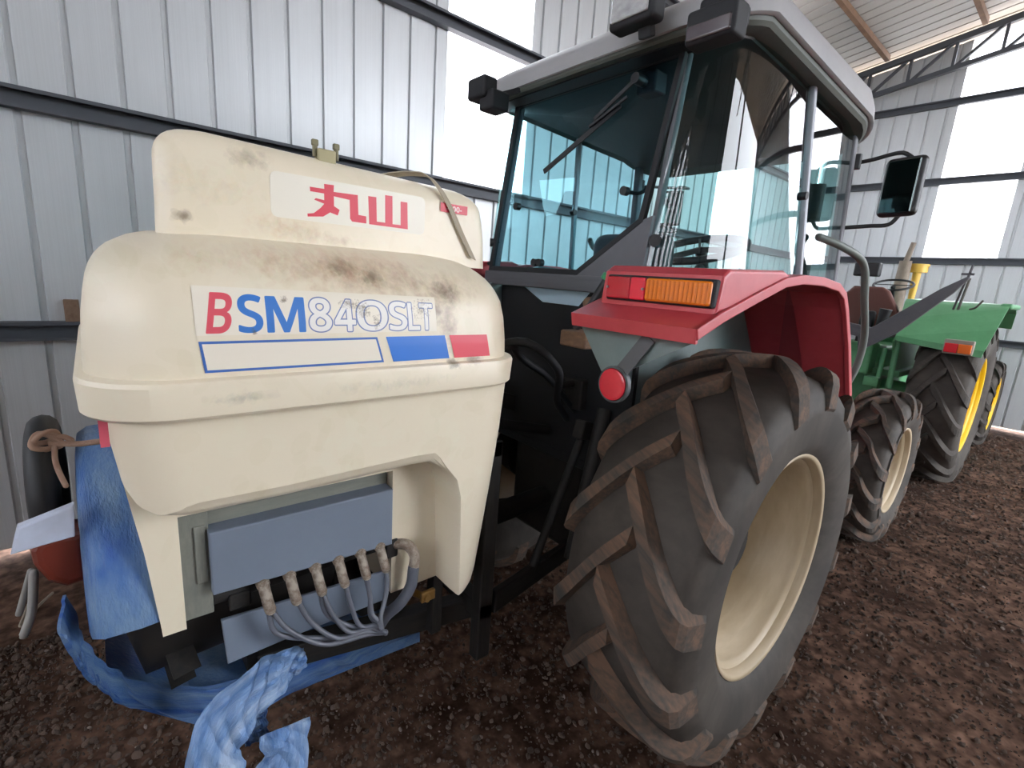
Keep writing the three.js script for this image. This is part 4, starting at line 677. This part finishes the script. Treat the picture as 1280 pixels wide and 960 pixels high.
part('exhaust_stack', [cylBetween([-1.80, 1.65, -8.45], [-1.80, 2.42, -8.45], .085, .07, 18), cylBetween([-1.80, 2.40, -8.45], [-1.76, 2.66, -8.45], .035, .03, 12)], M({ map: mottled([.44, .39, .35], [.54, .49, .43], 1), roughness: .7 }), green1);
part('air_cleaner', [cylBetween([-1.68, 2.28, -8.6], [-1.68, 2.36, -8.6], .11, .11, 20), cylBetween([-1.68, 2.36, -8.6], [-1.68, 2.39, -8.6], .12, .12, 20), cylBetween([-1.68, 1.7, -8.6], [-1.68, 2.28, -8.6], .03, .05, 12)], M({ color: '#d9b04a', roughness: .5 }), green1, 'yellow topped air cleaner');
part('jib_boom', [extZ([[-1.55, 1.32], [-1.36, 1.47], [-1.25, 1.56], [-.90, 1.98], [-.815, 2.115], [-.835, 2.13], [-1.0, 2.01], [-1.42, 1.63], [-1.58, 1.50]], -6.22, -6.16, .008), bar([-2.0, 1.60, -6.2], [-1.45, 1.52, -6.2], .06, .12, .008), cylBetween([-.83, 2.10, -6.19], [-.815, 2.24, -6.19], .012, .010, 8), bar([-.88, 2.155, -6.19], [-.79, 2.155, -6.19], .03, .02), cylBetween([-.835, 2.12, -6.19], [-.91, 1.83, -6.45], .010, .010, 8)], M({ map: mottled([.30, .30, .32], [.37, .36, .37], .8), roughness: .6 }), green1, 'dark steel jib boom rising over the fender');
part('hitch', [bar([-1.95, .55, -6.75], [-2.1, .5, -6.1], .03, .09), bar([-1.55, .55, -6.75], [-1.4, .5, -6.1], .03, .09), cylBetween([-1.42, 1.35, -6.65], [-1.36, .60, -6.35], .025, .025, 10), box(-1.5, -1.36, .95, 1.05, -6.4, -6.5, .01), cylBetween([-1.30, 1.45, -6.55], [-1.28, .95, -6.5], .03, .03, 10), box(-2.0, -1.5, 1.05, 1.4, -6.5, -6.8, .03)], green, green1);

// ---------------------------------------------------------------- small things on the ground
const twigMat = M({ map: mottled([.62, .58, .53], [.48, .43, .38]), roughness: .9 });
solo('twig', tube([[-3.52, -.02, .384], [-3.3, -.015, .40], [-3.12, -.02, .42]], .008, 12, 6), twigMat, 'longer bleached twig lying on the earth by the wall', 'twig', 'twigs by the wall');
solo('twig', tube([[-3.36, -.02, .312], [-3.25, -.012, .36], [-3.10, -.02, .41]], .007, 12, 6), twigMat, 'shorter bleached twig crossing the longer twig by the wall', 'twig', 'twigs by the wall');

scene.traverse((o) => { if (o.isMesh) o.castShadow = o.receiveShadow = true; });
renderer.render(scene, camera);
